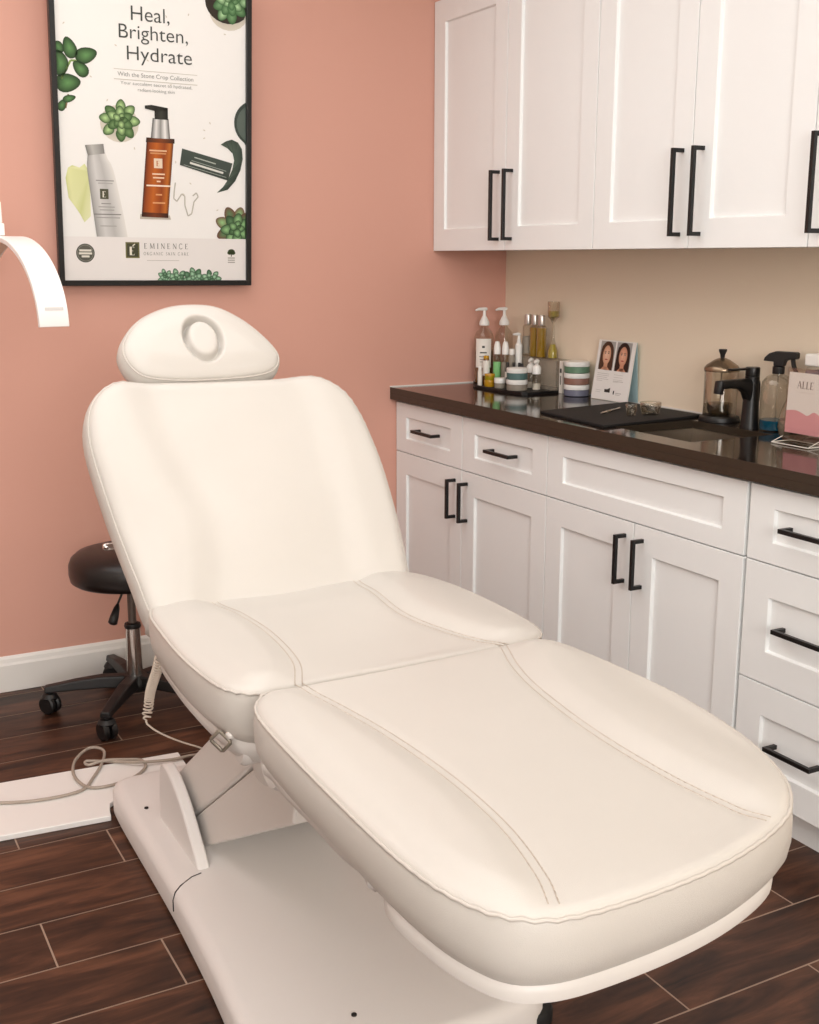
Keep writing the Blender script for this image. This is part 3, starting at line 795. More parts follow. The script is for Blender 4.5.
    A.up(6).poly([clip(.636+.060*math.cos(PI/2+PI*k/16), .508+.060*math.sin(PI/2+PI*k/16)) for k in range(17)], '#56625A')
    # serum squiggle
    A.up(4).line([(.372, .319), (.368, .295), (.366, .270), (.376, .262), (.392, .285), (.402, .278), (.402, .25), (.412, .218), (.424, .225), (.432, .262), (.446, .278), (.440, .29), (.428, .28)], .004, '#B9B4A8')
    # seal, logo, tree
    A.up(13).ell(.083, .099, .0285, .0285, '#4A4A42', n=28); A.up(14).ell(.083, .099, .025, .025, '#8B8A80', n=28); A.up(15).ell(.083, .099, .0235, .0235, '#55554B', n=28)
    A.up(16)
    for v, w in ((.104, .037), (.095, .04), (.086, .024)): A.rect(.083-w/2, v, .083+w/2, v+.006, '#D8D4C8')
    A.up(13).rect(.208, .085, .252, .134, '#6E6A3F'); A.up(14).rect(.212, .089, .248, .130, '#3E3F2C')
    serif_text(A.up(15), 'E', .221, .094, .026, '#E4DFCE', body=.26); A.line([(.230, .123), (.238, .128)], .003, '#E4DFCE')
    serif_text(A.up(15), 'EMINENCE', .267, .1145, .0165, '#6E6C64', gap=.47, body=.14)
    serif_text(A, 'ORGANIC SKIN CARE', .265, .0945, .0095, '#8C8A82', gap=.30, body=.16)
    A.rect(.275, .0775, .38, .0790, '#B5B0A8')
    A.up(13).ell(.556, .108, .012, .008, '#3E4A2C'); A.ell(.550, .104, .008, .006, '#3E4A2C'); A.ell(.562, .104, .008, .006, '#3E4A2C'); A.rect(.5545, .092, .5575, .104, '#3E4A2C')
    for v in (.086, .079, .072): A.rect(.544, v, .568, v+.0035, '#A29E94')
    # hairlines around the collection line
    A.up(3).rect(.187, .6415, .447, .643, '#C0BBAF'); A.rect(.187, .6125, .447, .6145, '#C0BBAF')
    A.build('print', M['poster'], root)
    tp = P+N*.0045; ls = .0012
    text_obj('Heal,', tp, R, U, N, .243, .783, .118, M['ink'], root, 'headline', lift=ls, bold=-.005, height=.041)
    text_obj('Brighten,', tp, R, U, N, .205, .731, .213, M['ink'], root, 'headline', lift=ls, bold=-.005, height=.040)
    text_obj('Hydrate', tp, R, U, N, .228, .671, .202, M['ink'], root, 'headline', lift=ls, bold=-.005, height=.040)
    text_obj('With the Stone Crop Collection', tp, R, U, N, .198, .623, .236, M['inkgrey'], root, 'caption', lift=ls, height=.012)
    text_obj('Your succulent secret to hydrated,', tp, R, U, N, .206, .600, .224, M['inkgrey'], root, 'caption', lift=ls, height=.009)
    text_obj('radiant-looking skin', tp, R, U, N, .259, .583, .115, M['inkgrey'], root, 'caption', lift=ls, height=.009)
poster()

# ------------------------------------------------------------------ tent card with two portraits
def photo_card():
    P = Vector((-.052, -.615, Z0+.001)); P2 = Vector((-.046, -.800, Z0+.001))
    R = (P2-P).normalized(); back = Vector((1, 0, 0)); H = .196
    tilt = math.radians(8.5)
    U = Vector((math.sin(tilt), 0, math.cos(tilt))); N = R.cross(U)
    if N.x > 0: N = -N
    W = (P2-P).length
    root = thing('photo_card', 'white tent card with two portrait photos, standing on the worktop', 'sign', (-.04, -.707, Z0+.001))
    def sl(u0, u1, v0, v1, d0, d1, g, UU=U, NN=N, PP=P):
        vs = [PP+R*a_+UU*b_+NN*c_ for a_ in (u0, u1) for b_ in (v0, v1) for c_ in (d0, d1)]
        return g.add(vs, [(0, 1, 3, 2), (4, 6, 7, 5), (0, 4, 5, 1), (2, 3, 7, 6), (0, 2, 6, 4), (1, 5, 7, 3)])
    g = G(); sl(0, W, 0, H, -.0015, 0, g); g.obj('front_panel', M['label'], root)
    A = Paint(P+N*.0006, R, U, N, .00018)
    A.rect(.002, .002, W-.002, H-.002, '#E9E6E2')
    def face(u0, v0, w, h, bg, hair, skin, seed):
        A.up(1).rect(u0, v0, u0+w, v0+h, bg)
        cx, cy = u0+w*.5, v0+h*.52
        A.up(2).poly([(cx+w*.44*math.cos(t*PI/14), min(v0+h, cy+h*.06+h*.42*math.sin(t*PI/14))) for t in range(15)]+[(u0+w*.03, v0+h*.15), (u0+w*.05, v0), (u0+w*.95, v0), (u0+w*.97, v0+h*.15)], hair)
        A.up(3).poly([(cx-w*.13, v0), (cx+w*.13, v0), (cx+w*.13, cy-h*.2), (cx-w*.13, cy-h*.2)], skin[1])
        A.poly([(u0+w*.18, v0), (u0+w*.82, v0), (cx+w*.14, v0+h*.11), (cx-w*.14, v0+h*.11)], skin[1])
        A.up(4).ell(cx, cy, w*.275, h*.335, skin[1], 0, skin[0], 26)
        A.up(5).poly([(cx-w*.02, cy+h*.36), (cx-w*.27, cy+h*.20), (cx-w*.30, cy-h*.05), (cx-w*.40, cy), (cx-w*.38, cy+h*.30), (cx, cy+h*.44)], hair)
        A.poly([(cx+w*.02, cy+h*.36), (cx+w*.27, cy+h*.20), (cx+w*.30, cy-h*.05), (cx+w*.40, cy), (cx+w*.38, cy+h*.30), (cx, cy+h*.44)], hair)
        for s_ in (-1, 1):
            A.up(5).ell(cx+s_*w*.115, cy+h*.055, w*.062, h*.018, '#CDB7A8'); A.up(6).ell(cx+s_*w*.115, cy+h*.055, w*.028, h*.019, '#3A2A22')
            A.up(6).line([(cx+s_*w*.04, cy+h*.105), (cx+s_*w*.12, cy+h*.125), (cx+s_*w*.19, cy+h*.10)], h*.016, '#4A3024')
            A.line([(cx+s_*w*.05, cy+h*.072), (cx+s_*w*.12, cy+h*.082), (cx+s_*w*.18, cy+h*.06)], h*.008, '#3A2A22')
            A.ell(cx+s_*w*.035, cy-h*.075, w*.014, h*.008, '#8A5544')
        A.up(5).line([(cx+w*.02, cy+h*.05), (cx+w*.045, cy-h*.06)], w*.02, skin[1])
        A.up(6).ell(cx, cy-h*.155, w*.095, h*.024, '#A8483F', 0, '#C0675B'); A.up(7).line([(cx-w*.09, cy-h*.153), (cx+w*.09, cy-h*.153)], h*.006, '#6E2A26')
    face(.014, .098, .073, .094, '#A9A7A2', '#4A3022', ('#EEC7AC', '#CF9A7C'), 1)
    face(.095, .098, .073, .094, '#A5A3A0', '#2C1A15', ('#E9B79C', '#C88C70'), 2)
    A.up(1)
    for k in range(5): A.rect(.016, .085-k*.006, .016+.06-(k == 4)*.03-(k == 2)*.008, .0865-k*.006, '#BFBBB6')
    for k in range(4): A.rect(.10, .085-k*.008, .10+.045-(k == 3)*.02, .0865-k*.008, '#C9C5C0')
    A.rect(.100, .064, .150, .066, '#B9B5B0')
    A.rect(.064, .026, .092, .036, '#2A2826'); A.poly([(.078, .036), (.092, .036), (.092, .042), (.086, .040)], '#2A2826')
    A.rect(.108, .022, .114, .034, '#2A2826'); A.rect(.12, .026, .150, .028, '#A9A5A0'); A.rect(.12, .021, .143, .023, '#B9B5B0')
    A.rect(.02, .03, .05, .0312, '#B9B5B0'); A.rect(.02, .024, .044, .0252, '#B9B5B0')
    A.build('print', M['print_'], root)
    # back flap
    top = P+U*H; foot_x = -.004
    v0 = [top+Vector((.001, 0, -.001)), top+R*W+Vector((.001, 0, -.001)), Vector((foot_x, P2.y+.0, Z0+.001)), Vector((foot_x, P.y, Z0+.001))]
    g = G(); t_ = Vector((.0015, 0, 0)); g.add(v0+[p+t_ for p in v0], [(0, 1, 2, 3), (7, 6, 5, 4), (0, 4, 5, 1), (1, 5, 6, 2), (2, 6, 7, 3), (3, 7, 4, 0)])
    g.obj('back_flap', M['cardblue'], root)
photo_card()

# ------------------------------------------------------------------ glass beverage press
def press():
    x, y, z = -.068, -1.243, Z0+.0005
    t = thing('glass_canister', 'clear glass plunger canister with pointed lid and black knob, behind the sink', 'canister', (x, y, z))
    ring([(0, z), (.058, z), (.059, z+.004), (.056, z+.014), (.046, z+.018), (0, z+.018)], x, y, M['blackpl'], 'base', t)
    ring([(.0475, z+.016), (.0475, z+.150), (.0463, z+.150), (.0463, z+.018)], x, y, M['glass'], 'glass_cylinder', t)
    ring([(.049, z+.143), (.0495, z+.145), (.0495, z+.152), (.044, z+.160), (.022, z+.175), (.010, z+.180), (0, z+.181)], x, y, M['bronze'], 'lid', t)
    ring([(0, z+.180), (.006, z+.181), (.007, z+.190), (.0115, z+.2), (.0115, z+.205), (0, z+.205)], x, y, M['blackpl'], 'knob', t, 20)
    ring([(0, z+.03), (.0018, z+.03), (.0018, z+.18), (0, z+.18)], x, y, M['steel'], 'plunger_rod', t, 8)
    ring([(0, z+.020), (.030, z+.020), (.036, z+.034), (.037, z+.046), (.038, z+.05), (.030, z+.053), (0, z+.055)], x, y, M['bronze'], 'plunger', t)
press()
# spray bottle
def spray():
    x, y, z = -.060, -1.450, Z0+.0005
    t = thing('spray_bottle', 'clear spray bottle with black trigger head and a little blue liquid', 'spray bottle', (x, y, z)); r = .043
    ring([(0, z), (r*.95, z), (r, z+.004), (r, z+.115), (r*.93, z+.132), (r*.7, z+.145), (.015, z+.152), (.014, z+.158)], x, y, M['glass'], 'bottle_body', t, 36)
    ring([(0, z+.002), (r*.95, z+.003), (r*.96, z+.028), (0, z+.028)], x, y, M['blue'], 'liquid', t, 36)
    ring([(0, z+.153), (.0155, z+.153), (.016, z+.155), (.016, z+.172), (.012, z+.174), (0, z+.174)], x, y, M['blackpl'], 'collar', t, 24)
    # trigger head: profile in its own vertical plane, nozzle toward the camera right
    d = Vector((.30, -.95, 0)).normalized(); w = Vector((-d.y, d.x, 0))
    def ext(poly, hw, name):
        vs = [Vector((x, y, z))+d*a_+Vector((0, 0, b_))+w*s_ for s_ in (-hw, hw) for a_, b_ in poly]; n = len(poly)
        fs = [tuple(range(n)), tuple(range(n, 2*n))]+[(i, (i+1) % n, n+(i+1) % n, n+i) for i in range(n)]
        G().add(vs, fs).obj(name, M['blackpl'], t, bevel=.002)
    ext([(-.042, .186), (-.038, .196), (-.026, .207), (-.008, .213), (.050, .213), (.054, .210), (.054, .197), (.050, .194), (.032, .193), (.020, .188), (.016, .174), (-.012, .174), (-.012, .185)], .010, 'spray_head')
    ext([(.034, .194), (.044, .194), (.047, .178), (.055, .160), (.062, .148), (.057, .147), (.046, .160), (.038, .176)], .006, 'trigger')
    G().tube([(x, y, z+.01), (x, y, z+.155)], .002, 8).obj('dip_tube', M['glass'], t, smooth=True)
spray()
# round glass bottle behind the card
t = thing('round_flask', 'round-bellied clear glass bottle half hidden behind the small card', 'bottle', (-.146, -1.600, Z0))
z = Z0+.0005
ring([(0, z), (.025, z), (.036, z+.010), (.042, z+.032), (.039, z+.06), (.030, z+.09), (.018, z+.115), (.014, z+.135), (.0125, z+.135)], -.146, -1.600, M['glass'], 'flask_body', t, 32)
ring([(0, z+.004), (.025, z+.004), (.035, z+.012), (.0405, z+.032), (.040, z+.044), (0, z+.044)], -.146, -1.600, M['labelgrey'], 'contents', t, 32)
# white-lidded container at the frame edge
t = thing('lidded_canister', 'clear container with thick white lid and purple band, behind the card at the right', 'canister', (-.052, -1.622, Z0))
x, y = -.052, -1.622
G().box(x-.045, x+.045, y-.045, y+.045, z, 1.100).obj('container_body', M['acryl'], t, bevel=.006)
G().box(x-.042, x+.042, y-.042, y+.042, z+.003, 1.06).obj('contents', M['label'], t, bevel=.006)
G().box(x-.0455, x+.0455, y-.0455, y+.0455, 1.079, 1.089).obj('band', M['slate'], t, bevel=.004)
G().box(x-.048, x+.048, y-.048, y+.048, 1.1, 1.132).obj('lid', M['whitepl'], t, bevel=.006, seg=3)

# card in acrylic stand
def small_card():
    P = Vector((-.197, -1.617, .941)); R = Vector((0, -1, 0)); tilt = math.radians(1.5)
    U = Vector((math.sin(tilt), 0, math.cos(tilt))); N = Vector((-math.cos(tilt), 0, math.sin(tilt)))
    W, H = .112, .152
    root = thing('sign_holder', 'pink and white card lettered ALLE in a clear acrylic stand', 'sign', (-.19, -1.68, Z0+.0005))
    def sl(u0, u1, v0, v1, d0, d1, g):
        vs = [P+R*a_+U*b_+N*c_ for a_ in (u0, u1) for b_ in (v0, v1) for c_ in (d0, d1)]
        return g.add(vs, [(0, 1, 3, 2), (4, 6, 7, 5), (0, 4, 5, 1), (2, 3, 7, 6), (0, 2, 6, 4), (1, 5, 7, 3)])
    g = G(); sl(-.003, W+.003, -.022, H+.010, -.0035, -.002, g); sl(-.003, W+.003, -.022, H+.010, .0015, .0025, g); g.obj('acrylic_sleeve', M['acryl'], root)
    g = G(); g.box(-.235, -.165, P.y-W-.003, P.y+.003, Z0+.0005, Z0+.003); g.obj('acrylic_foot', M['acryl'], root)
    g = G(); z_ = Z0+.003
    g.tube([(-.236, P.y+.004, z_), (-.236, P.y-W-.004, z_), (-.17, P.y-W-.004, z_), (-.17, P.y+.004, z_)], .0012, 6, True)
    g.tube([(-.198, P.y+.004, .930), (-.236, P.y+.004, z_)], .001, 6); g.tube([(-.198, P.y-W-.004, .930), (-.236, P.y-W-.004, z_)], .001, 6)
    g.obj('acrylic_edge', M['label'], root)
    A = Paint(P, R, U, N, .00015)
    A.rect(0, 0, W, H, '#F3EFED')
    cur = catmull([(0, .055), (.03, .058), (.055, .052), (.07, .048), (.09, .058), (W, .050)], 6)
    A.up(1)
    for p, q in zip(cur[:-1], cur[1:]): A.poly([(p[0], 0), (q[0], 0), tuple(q), tuple(p)], '#E6A5AE')
    serif_text(A.up(2), 'ALLE', .029, .113, .018, '#6B6260', gap=.10, body=.16)
    A.rect(.028, .103, .085, .1036, '#C9C2BF')
    A.build('print', M['print_'], root)
    g = G(); sl(0, W, 0, H, -.0012, -.0001, g); g.obj('card', M['label'], root)
small_card()

# ------------------------------------------------------------------ treatment chair
CH = thing('treatment_chair', 'cream white upholstered facial treatment chair with raised backrest on a grey-white plastic base', 'treatment chair', (-1.56, -1.6, 0))

def cushion(name, outline, zfun, side, m=M['leather'], N=200, rings=44, T=None, parent=CH, center=None, pipe=.0028, er=.016, thick_in=.05):
    """outline: closed xy curve; zfun(P, d) -> height; side: [(out, dz)...] below the piping"""
    O = resample(catmull(outline, 10, True), N)
    c = np.array(center) if center is not None else O.mean(0)
    tg = np.roll(O, -1, 0)-np.roll(O, 1, 0); tg /= np.linalg.norm(tg, axis=1)[:, None]
    nrm = np.stack([tg[:, 1], -tg[:, 0]], 1)
    if ((O-c)*nrm).sum() < 0: nrm = -nrm
    ss = 1-(1-np.linspace(0, 1, rings))**1.35
    V = []; F = []
    pts = np.vstack([c+(O-c)*s for s in ss[1:]]); allp = np.vstack([c[None], pts])
    d = seg_dist(allp, O[::2], True)
    edge = er*(1-np.sqrt(np.clip(1-(1-np.clip(d/er, 0, 1))**2, 0, 1)))*.55
    z = zfun(allp, d)-edge
    V = [(p[0], p[1], q) for p, q in zip(allp, z)]
    for k in range(N): F.append((0, 1+k, 1+(k+1) % N))
    for i in range(rings-2):
        a_, b_ = 1+i*N, 1+(i+1)*N
        for k in range(N): F.append((a_+k, b_+k, b_+(k+1) % N, a_+(k+1) % N))
    last = 1+(rings-2)*N; ztop = z[last:last+N].copy(); prev = last
    prof = side
    for out, dz in prof:
        n0 = len(V)
        for k in range(N):
            p = O[k]+nrm[k]*out; V.append((p[0], p[1], ztop[k]*0+np.mean(ztop)+dz if abs(dz) > .05 else ztop[k]+dz))
        for k in range(N): F.append((prev+k, n0+k, n0+(k+1) % N, prev+(k+1) % N))
        prev = n0
    F.append(tuple(range(prev, prev+N)))
    pipeline = [(O[k][0]+nrm[k][0]*.0012, O[k][1]+nrm[k][1]*.0012, ztop[k]-.0004) for k in range(N)]
    if T is not None:
        V = [tuple(T @ Vector(v)) for v in V]; pipeline = [tuple(T @ Vector(v)) for v in pipeline]
    o = make_obj(name, V, F, m, parent, smooth=True)
    if pipe: G().tube(pipeline, pipe, 6, True).obj('piping', M['piping'], o, smooth=True)
    return o, O
SIDE = [(.002, -.005), (.0035, -.014), (.0045, -.028), (.004, -.048), (.001, -.066), (-.006, -.082), (-.018, -.092), (-.04, -.096)]

def smooth(x): x = np.clip(x, 0, 1); return x*x*(3-2*x)
def side_of(P, seam):
    """signed offset of each point from a seam x=f(y)"""
    S = np.array(catmull(seam, 8)); S = S[np.argsort(S[:, 1])]
    return P[:, 0]-np.interp(P[:, 1], S[:, 1], S[:, 0])
def stitch(parent, seam, zf, outl, T=None, half=.006, r=.0009, ends=1):
    S = resample(catmull(seam, 8), 60, False); tg = np.gradient(S, axis=0); tg /= np.linalg.norm(tg, axis=1)[:, None]
    nn = np.stack([-tg[:, 1], tg[:, 0]], 1); g = G()
    for sgn in (-1, 1):
        Q = S+nn*sgn*half; d = seg_dist(Q, outl[::2], True); z = zf(Q, d)
        pts = [(p[0], p[1], q+.0002) for p, q in zip(Q, z)]
        if T is not None: pts = [tuple(T @ Vector(p)) for p in pts]
        # short thread runs
        for i in range(0, len(pts)-1): g.tube([pts[i], pts[i+1]], r, 5)
    return g.obj('stitching', M['thread'], parent, smooth=True)

# ---- seat
seatL = [(-1.700, -1.50), (-1.680, -1.66), (-1.674, -1.80), (-1.695, -1.97), (-1.737, -2.085)]
seatR = [(-1.368, -1.50), (-1.385, -1.66), (-1.400, -1.82), (-1.372, -1.97), (-1.325, -2.085)]
def seat_z(P, d):
    l = -side_of(P, seatL); r = side_of(P, seatR)
    h = np.full(len(P), .690)
    for q in (l, r):
        h += .013*smooth(q/.055)*smooth((.19-q)/.12) - .0025*np.exp(-(q/.010)**2)
    h -= .006*np.exp(-((P[:, 0]+1.54)/.12)**2)
    h -= .006*smooth((P[:, 1]+1.66)/.1)
    h = .690+(h-.690)*(.12+.88*smooth(d/.05))
    return h+.002*np.sin(P[:, 0]*9+P[:, 1]*7)*smooth(d/.05)
seat_out = [(-1.832, -1.560), (-1.849, -1.70), (-1.856, -1.85), (-1.850, -1.985), (-1.837, -2.043), (-1.807, -2.074), (-1.76, -2.080), (-1.54, -2.075), (-1.33, -2.072),
            (-1.262, -2.062), (-1.224, -2.03), (-1.203, -1.95), (-1.196, -1.80), (-1.205, -1.66), (-1.232, -1.56), (-1.30, -1.510), (-1.54, -1.500), (-1.78, -1.508)]
so, sO = cushion('seat_cushion', seat_out, seat_z, SIDE)
stitch(so, seatL, lambda P, d: seat_z(P, d), sO); stitch(so, seatR, lambda P, d: seat_z(P, d), sO)

# ---- leg rest
legL = [(-1.745, -2.105), (-1.722, -2.23), (-1.707, -2.36), (-1.703, -2.52), (-1.714, -2.664), (-1.740, -2.778), (-1.762, -2.835)]
legR = [(-1.352, -2.10), (-1.392, -2.20), (-1.420, -2.309), (-1.442, -2.478), (-1.444, -2.64), (-1.430, -2.76), (-1.418, -2.800)]
def leg_z(P, d):
    l = -side_of(P, legL); r = side_of(P, legR)
    h = np.full(len(P), .700)
    for q in (l, r):
        h += .012*smooth(q/.055)*smooth((.19-q)/.11) - .0028*np.exp(-(q/.010)**2)
    h = .700+(h-.700)*(.12+.88*smooth(d/.05))
    h += .002*np.sin(P[:, 0]*11-P[:, 1]*5)*smooth(d/.05)
    return h
leg_out = [(-1.820, -2.125), (-1.842, -2.17), (-1.851, -2.26), (-1.856, -2.443), (-1.857, -2.624), (-1.851, -2.72), (-1.839, -2.775), (-1.818, -2.820), (-1.784, -2.845),
           (-1.726, -2.857), (-1.611, -2.855), (-1.508, -2.840), (-1.415, -2.810), (-1.355, -2.775), (-1.298, -2.702), (-1.252, -2.580), (-1.227, -2.414), (-1.230, -2.25), (-1.245, -2.135), (-1.280, -2.092), (-1.35, -2.090),
           (-1.56, -2.104), (-1.744, -2.106), (-1.795, -2.108)]
lo, lO = cushion('leg_rest_cushion', leg_out, leg_z, [(.002, -.005), (.004, -.014), (.005, -.028), (.005, -.046), (.002, -.062), (-.005, -.076), (-.013, -.086), (-.03, -.090)])
stitch(lo, legL, leg_z, lO); stitch(lo, legR, leg_z, lO)

# ---- backrest
ANG = math.radians(54)
TB = Matrix.Translation((0, -1.535, .69)) @ Matrix(((1, 0, 0, 0), (0, math.cos(ANG), -math.sin(ANG), 0), (0, math.sin(ANG), math.cos(ANG), 0), (0, 0, 0, 1)))
backL = [(-1.745, .53), (-1.735, .40), (-1.705, .27), (-1.675, .17), (-1.690, .05), (-1.72, -.06)]
backR = [(-1.365, .53), (-1.352, .40), (-1.352, .2), (-1.36, .05), (-1.35, -.06)]
def back_z(P, d):
    l = -side_of(P, backL); r = side_of(P, backR)
    h = np.zeros(len(P))
    for q, k in ((l, 1.), (r, .8)):
        h += .016*k*smooth((q+.035)/.09)*smooth((.20-q)/.12)
    h += .010*np.exp(-((P[:, 1]-.14)/.12)**2)*np.exp(-((P[:, 0]+1.54)/.13)**2)
    return h+.002*np.sin(P[:, 0]*8+P[:, 1]*10)*smooth(d/.05)
back_out = [(-1.800, -.045), (-1.826, -.02), (-1.838, .06), (-1.855, .18), (-1.869, .30), (-1.874, .38), (-1.865, .44), (-1.840, .483), (-1.800, .510), (-1.745, .514), (-1.60, .510), (-1.45, .508), (-1.36, .510), (-1.31, .497),
            (-1.268, .462), (-1.245, .41), (-1.232, .34), (-1.225, .25), (-1.228, .12), (-1.238, .02), (-1.25, -.03), (-1.30, -.05), (-1.54, -.05)]
SIDE_B = [(.0025, -.004), (.006, -.012), (.0075, -.028), (.0065, -.045), (.002, -.062), (-.006, -.074), (-.025, -.080)]
bo, bO = cushion('backrest_cushion', back_out, back_z, SIDE_B, T=TB, pipe=.0018, er=.026)

# ---- headrest
TH = TB @ Matrix.Translation((.007, .003, -.004))
hole = (-1.584, .614); ha, hb = .040, .053
def head_z(P, d):
    q = np.sqrt(((P[:, 0]-hole[0])/ha)**2+((P[:, 1]-hole[1])/hb)**2)
    h = .012*smooth(d/.06)
    h -= .030*np.exp(-((q-1)/.12)**2)*(.55+.45*smooth((P[:, 1]-hole[1]+.05)/.08))
    h += .003*smooth((1-q)/.5)
    return h
head_out = [(-1.719, .529), (-1.752, .552), (-1.766, .594), (-1.750, .636), (-1.710, .678), (-1.648, .706), (-1.588, .714), (-1.527, .706), (-1.474, .672), (-1.432, .624), (-1.409, .580), (-1.414, .550), (-1.44, .530), (-1.50, .520), (-1.63, .518)]
ho, hO = cushion('headrest_cushion', head_out, head_z, [(.003, -.004), (.007, -.012), (.009, -.028), (.008, -.042), (.002, -.056), (-.012, -.062)], T=TH, center=hole, rings=60, pipe=.0022, er=.02)
g = G()
for xx in (-1.64, -1.53): g.tube([tuple(TB @ Vector((xx, .45, -.088))), tuple(TB @ Vector((xx, .62, -.088)))], .007, 12)
g.obj('headrest_bar', M['steel'], CH, smooth=True)
g = G()
g.prism([(-1.80, .02), (-1.84, .30), (-1.80, .44), (-1.74, .47), (-1.36, .47), (-1.29, .44), (-1.26, .30), (-1.28, .02)], -.105, -.078)
g.v = [tuple(TB @ Vector(v)) for v in g.v]
g.obj('backrest_shell', M['shellw'], CH, bevel=.006)
# release knob behind the backrest
q = Vector((-1.815, -1.20, .737))
g = G(); g.tube([q+Vector((.10, -.0, 0)), q+Vector((.01, 0, 0))], .006, 12); g.tube([q+Vector((.012, 0, 0)), q+Vector((-.004, 0, 0)), q+Vector((-.016, 0, .001)), q+Vector((-.020, 0, .001))], [.0085, .0085, .0085, .006], 16)
g.obj('release_knob', M['chrome'], CH, auto=50)

# ---- shells under the cushions
def shell(name, outline, levels, m, parent=CH, holes=None):
    O = resample(catmull(outline, 8, True), 96); c = O.mean(0)
    tg = np.roll(O, -1, 0)-np.roll(O, 1, 0); tg /= np.linalg.norm(tg, axis=1)[:, None]; nr = np.stack([tg[:, 1], -tg[:, 0]], 1)
    if ((O-c)*nr).sum() < 0: nr = -nr
    V = []; F = []
    for i, (off, z) in enumerate(levels):
        for k in range(96):
            p = O[k]+nr[k]*off; V.append((p[0], p[1], z))
        if i:
            for k in range(96): F.append(((i-1)*96+k, (i-1)*96+(k+1) % 96, i*96+(k+1) % 96, i*96+k))
    F.append(tuple(range(96))); F.append(tuple(range((len(levels)-1)*96, len(levels)*96)))
    return make_obj(name, V, F, m, parent, auto=45)
shell('seat_shell', seat_out, [(-.020, .600), (-.012, .590), (-.014, .572), (-.028, .552), (-.06, .540), (-.10, .535)], M['shellw'])
front_out = [(-1.80, -2.562), (-1.842, -2.578), (-1.857, -2.63), (-1.851, -2.72), (-1.839, -2.775), (-1.818, -2.820), (-1.784, -2.845), (-1.726, -2.857), (-1.611, -2.855), (-1.508, -2.840), (-1.415, -2.810), (-1.365, -2.775), (-1.315, -2.702), (-1.285, -2.62), (-1.29, -2.575), (-1.33, -2.56), (-1.56, -2.56)]
shell('leg_rest_shell', front_out, [(-.030, .618), (-.012, .609), (-.008, .600), (-.009, .588), (-.020, .581)], M['shellw'])
shell('leg_rest_tray', [(-1.80, -2.15), (-1.832, -2.20), (-1.836, -2.35), (-1.832, -2.50), (-1.79, -2.555), (-1.33, -2.555), (-1.27, -2.50), (-1.255, -2.35), (-1.26, -2.20), (-1.30, -2.15), (-1.5, -2.14)], [(-.006, .612), (0, .602), (-.002, .588), (-.016, .575)], M['shellw'])
# rounded lugs at the knee hinge
for xx in (-1.79, -1.27):
    T = Matrix.Translation((xx-.008*(1 if xx < -1.5 else -1), -2.015, .570)) @ Matrix.Rotation(PI/2, 4, 'Y')
    G().lathe([(0, -.022), (.026, -.022), (.031, -.016), (.031, .016), (.026, .022), (0, .022)], 0, 0, 28, T).obj('hinge_cover', M['shellw'], CH, auto=40)
    T = Matrix.Translation((xx, -2.125, .575)) @ Matrix.Rotation(PI/2, 4, 'Y')
    G().lathe([(0, -.018), (.030, -.018), (.035, -.012), (.035, .012), (.030, .018), (0, .018)], 0, 0, 28, T, sx=1, sy=1.2).obj('hinge_cover', M['shellw'], CH, auto=40)
# strap ring
T = Matrix.Translation((-1.850, -2.018, .590)) @ Matrix.Rotation(math.radians(48), 4, 'Z') @ Matrix.Rotation(math.radians(42), 4, 'X') @ Matrix.Rotation(PI/2, 4, 'Y')
pts = [tuple(T @ Vector((a_, b_, 0))) for a_, b_ in ((-.010, -.014), (.010, -.014), (.012, -.012), (.012, .012), (.010, .014), (-.010, .014), (-.012, .012), (-.012, -.012))]
G().tube(pts, .0032, 8, True).obj('strap_ring', mat('ring_metal', '#8E8679', .35, metal=.6), CH, smooth=True)
G().tube([(-1.842, -2.030, .602), (-1.825, -2.022, .600), (-1.81, -2.015, .590)], [.006, .009, .010], 8).obj('strap_loop', M['shell'], CH, smooth=True)

# ---- lift column
PR = .0
def prof_prism(poly, x0, x1, name, m, bev=.01):
    return G().prism(poly, x0, x1, 'x').obj(name, m, CH, bevel=bev, seg=3)
prof_prism([(-1.15, .085), (-1.195, .15), (-1.25, .19), (-1.507, .376), (-1.70, .515), (-1.90, .515), (-1.654, .331), (-1.361, .124), (-1.305, .085)], -1.701, -1.424, 'lift_arm_cover', M['shell'])
prof_prism([(-1.20, .070), (-1.20, .082), (-1.306, .0825), (-1.362, .1222), (-1.655, .329), (-1.86, .475), (-1.98, .475), (-1.955, .373), (-1.434, .083), (-1.41, .070)], -1.700, -1.425, 'lift_housing', M['shell'])
G().lathe([(0, .345), (.07, .350), (.105, .368), (.125, .40), (.135, .46), (.14, .545), (0, .545)], -1.56, -1.80, 48, sx=1.18, sy=1.0).obj('seat_pedestal', M['shell'], CH, auto=50)
